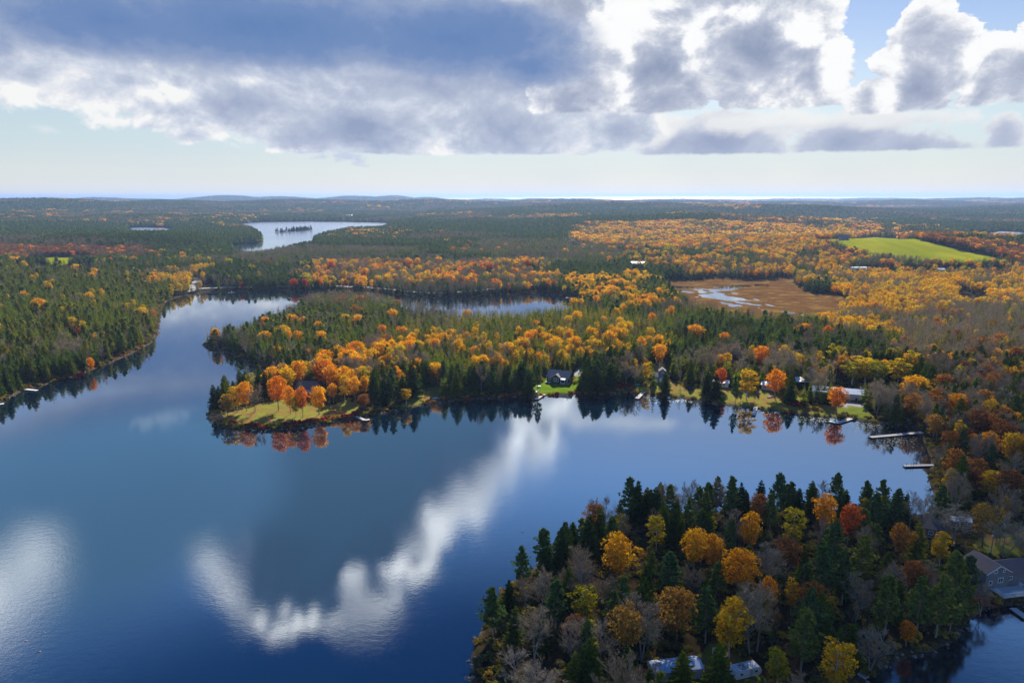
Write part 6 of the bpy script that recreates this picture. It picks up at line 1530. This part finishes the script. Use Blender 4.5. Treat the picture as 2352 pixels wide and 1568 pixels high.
# ----------------------------------------------------------------- the cloud that shades the foreground, high up towards the sun and out of the picture
sx_, cx_ = math.sin(R(SUN_AZ)), math.cos(R(SUN_AZ))
CB = 1150.0; shift = CB / math.tan(R(SUN_EL))
def cloud_mesh(name, cells, seed):
    g = np.random.default_rng(seed); bmV, bmF, n0 = [], [], 0
    import bmesh
    bm = bmesh.new(); bmesh.ops.create_icosphere(bm, subdivisions=3, radius=1.0); bm.verts.ensure_lookup_table()
    IV = np.array([v.co[:] for v in bm.verts]); IF = np.array([[v.index for v in f.verts] for f in bm.faces]); bm.free()
    for (x, y, z, r_, fl) in cells:
        ph = g.uniform(0, 6, 9); D = 1 + .13 * np.sin(IV @ g.normal(size=(3, 3)) * 3.1 + ph[:3]).sum(1) * .5 + .06 * np.sin(IV @ g.normal(size=(3, 3)) * 8 + ph[3:6]).sum(1) * .6
        P = IV * D[:, None] * r_; P[:, 2] = np.where(P[:, 2] < 0, P[:, 2] * .25, P[:, 2] * fl); P += [x, y, z]
        bmV.append(P); bmF.append(IF + n0); n0 += len(P)
    return mk_mesh(name, np.concatenate(bmV), [np.concatenate(bmF)], [CLM], smooth=True)
CLM, b, out = new_mat('cloud_vapour')
d1 = b.n('ShaderNodeBsdfDiffuse'); d1.inputs[0].default_value = (.9, .9, .92, 1); t1 = b.n('ShaderNodeBsdfTranslucent'); t1.inputs[0].default_value = (.9, .92, .96, 1)
mx = b.n('ShaderNodeMixShader'); mx.inputs[0].default_value = .5; b.t.links.new(d1.outputs[0], mx.inputs[1]); b.t.links.new(t1.outputs[0], mx.inputs[2])
tp = b.n('ShaderNodeBsdfTransparent'); m2 = b.n('ShaderNodeMixShader'); m2.inputs[0].default_value = .86; b.t.links.new(mx.outputs[0], m2.inputs[1]); b.t.links.new(tp.outputs[0], m2.inputs[2]); b.t.links.new(m2.outputs[0], out.inputs[0])
cells = []
cg = np.random.default_rng(12)
# ground area to shade: (x, y, radius)
for (gx_, gy_, gr) in ((40, 150, 62), (80, 170, 62), (120, 190, 70), (160, 150, 70), (165, 220, 62), (215, 260, 62), (90, 110, 70), (20, 90, 70), (-20, 60, 60), (240, 200, 80), (190, 120, 80), (130, 60, 90), (270, 300, 55)):
    cells.append((gx_ + sx_ * shift, gy_ + cx_ * shift, CB, gr, .7))
co = link('cloud', cloud_mesh('cloud', cells, 5)); co['kind'] = 'stuff'; co['label'] = 'cumulus cloud whose shadow lies over the nearest woods'

# ----------------------------------------------------------------- haze
hz = Box().box(-112000, 112000, -112000, 112000, -30, 150)
HM, b, out = new_mat('haze_air')
pv = b.n('ShaderNodeVolumePrincipled'); pv.inputs['Color'].default_value = (.40, .57, .93, 1); pv.inputs['Density'].default_value = 6.5e-5; pv.inputs['Anisotropy'].default_value = .3
b.t.links.new(pv.outputs[0], out.inputs['Volume'])
hme = mk_mesh('haze', hz.V, [np.array(hz.F4)], [HM]); ho = link('haze', hme); ho['kind'] = 'stuff'; ho['label'] = 'thin blue haze over the whole landscape'
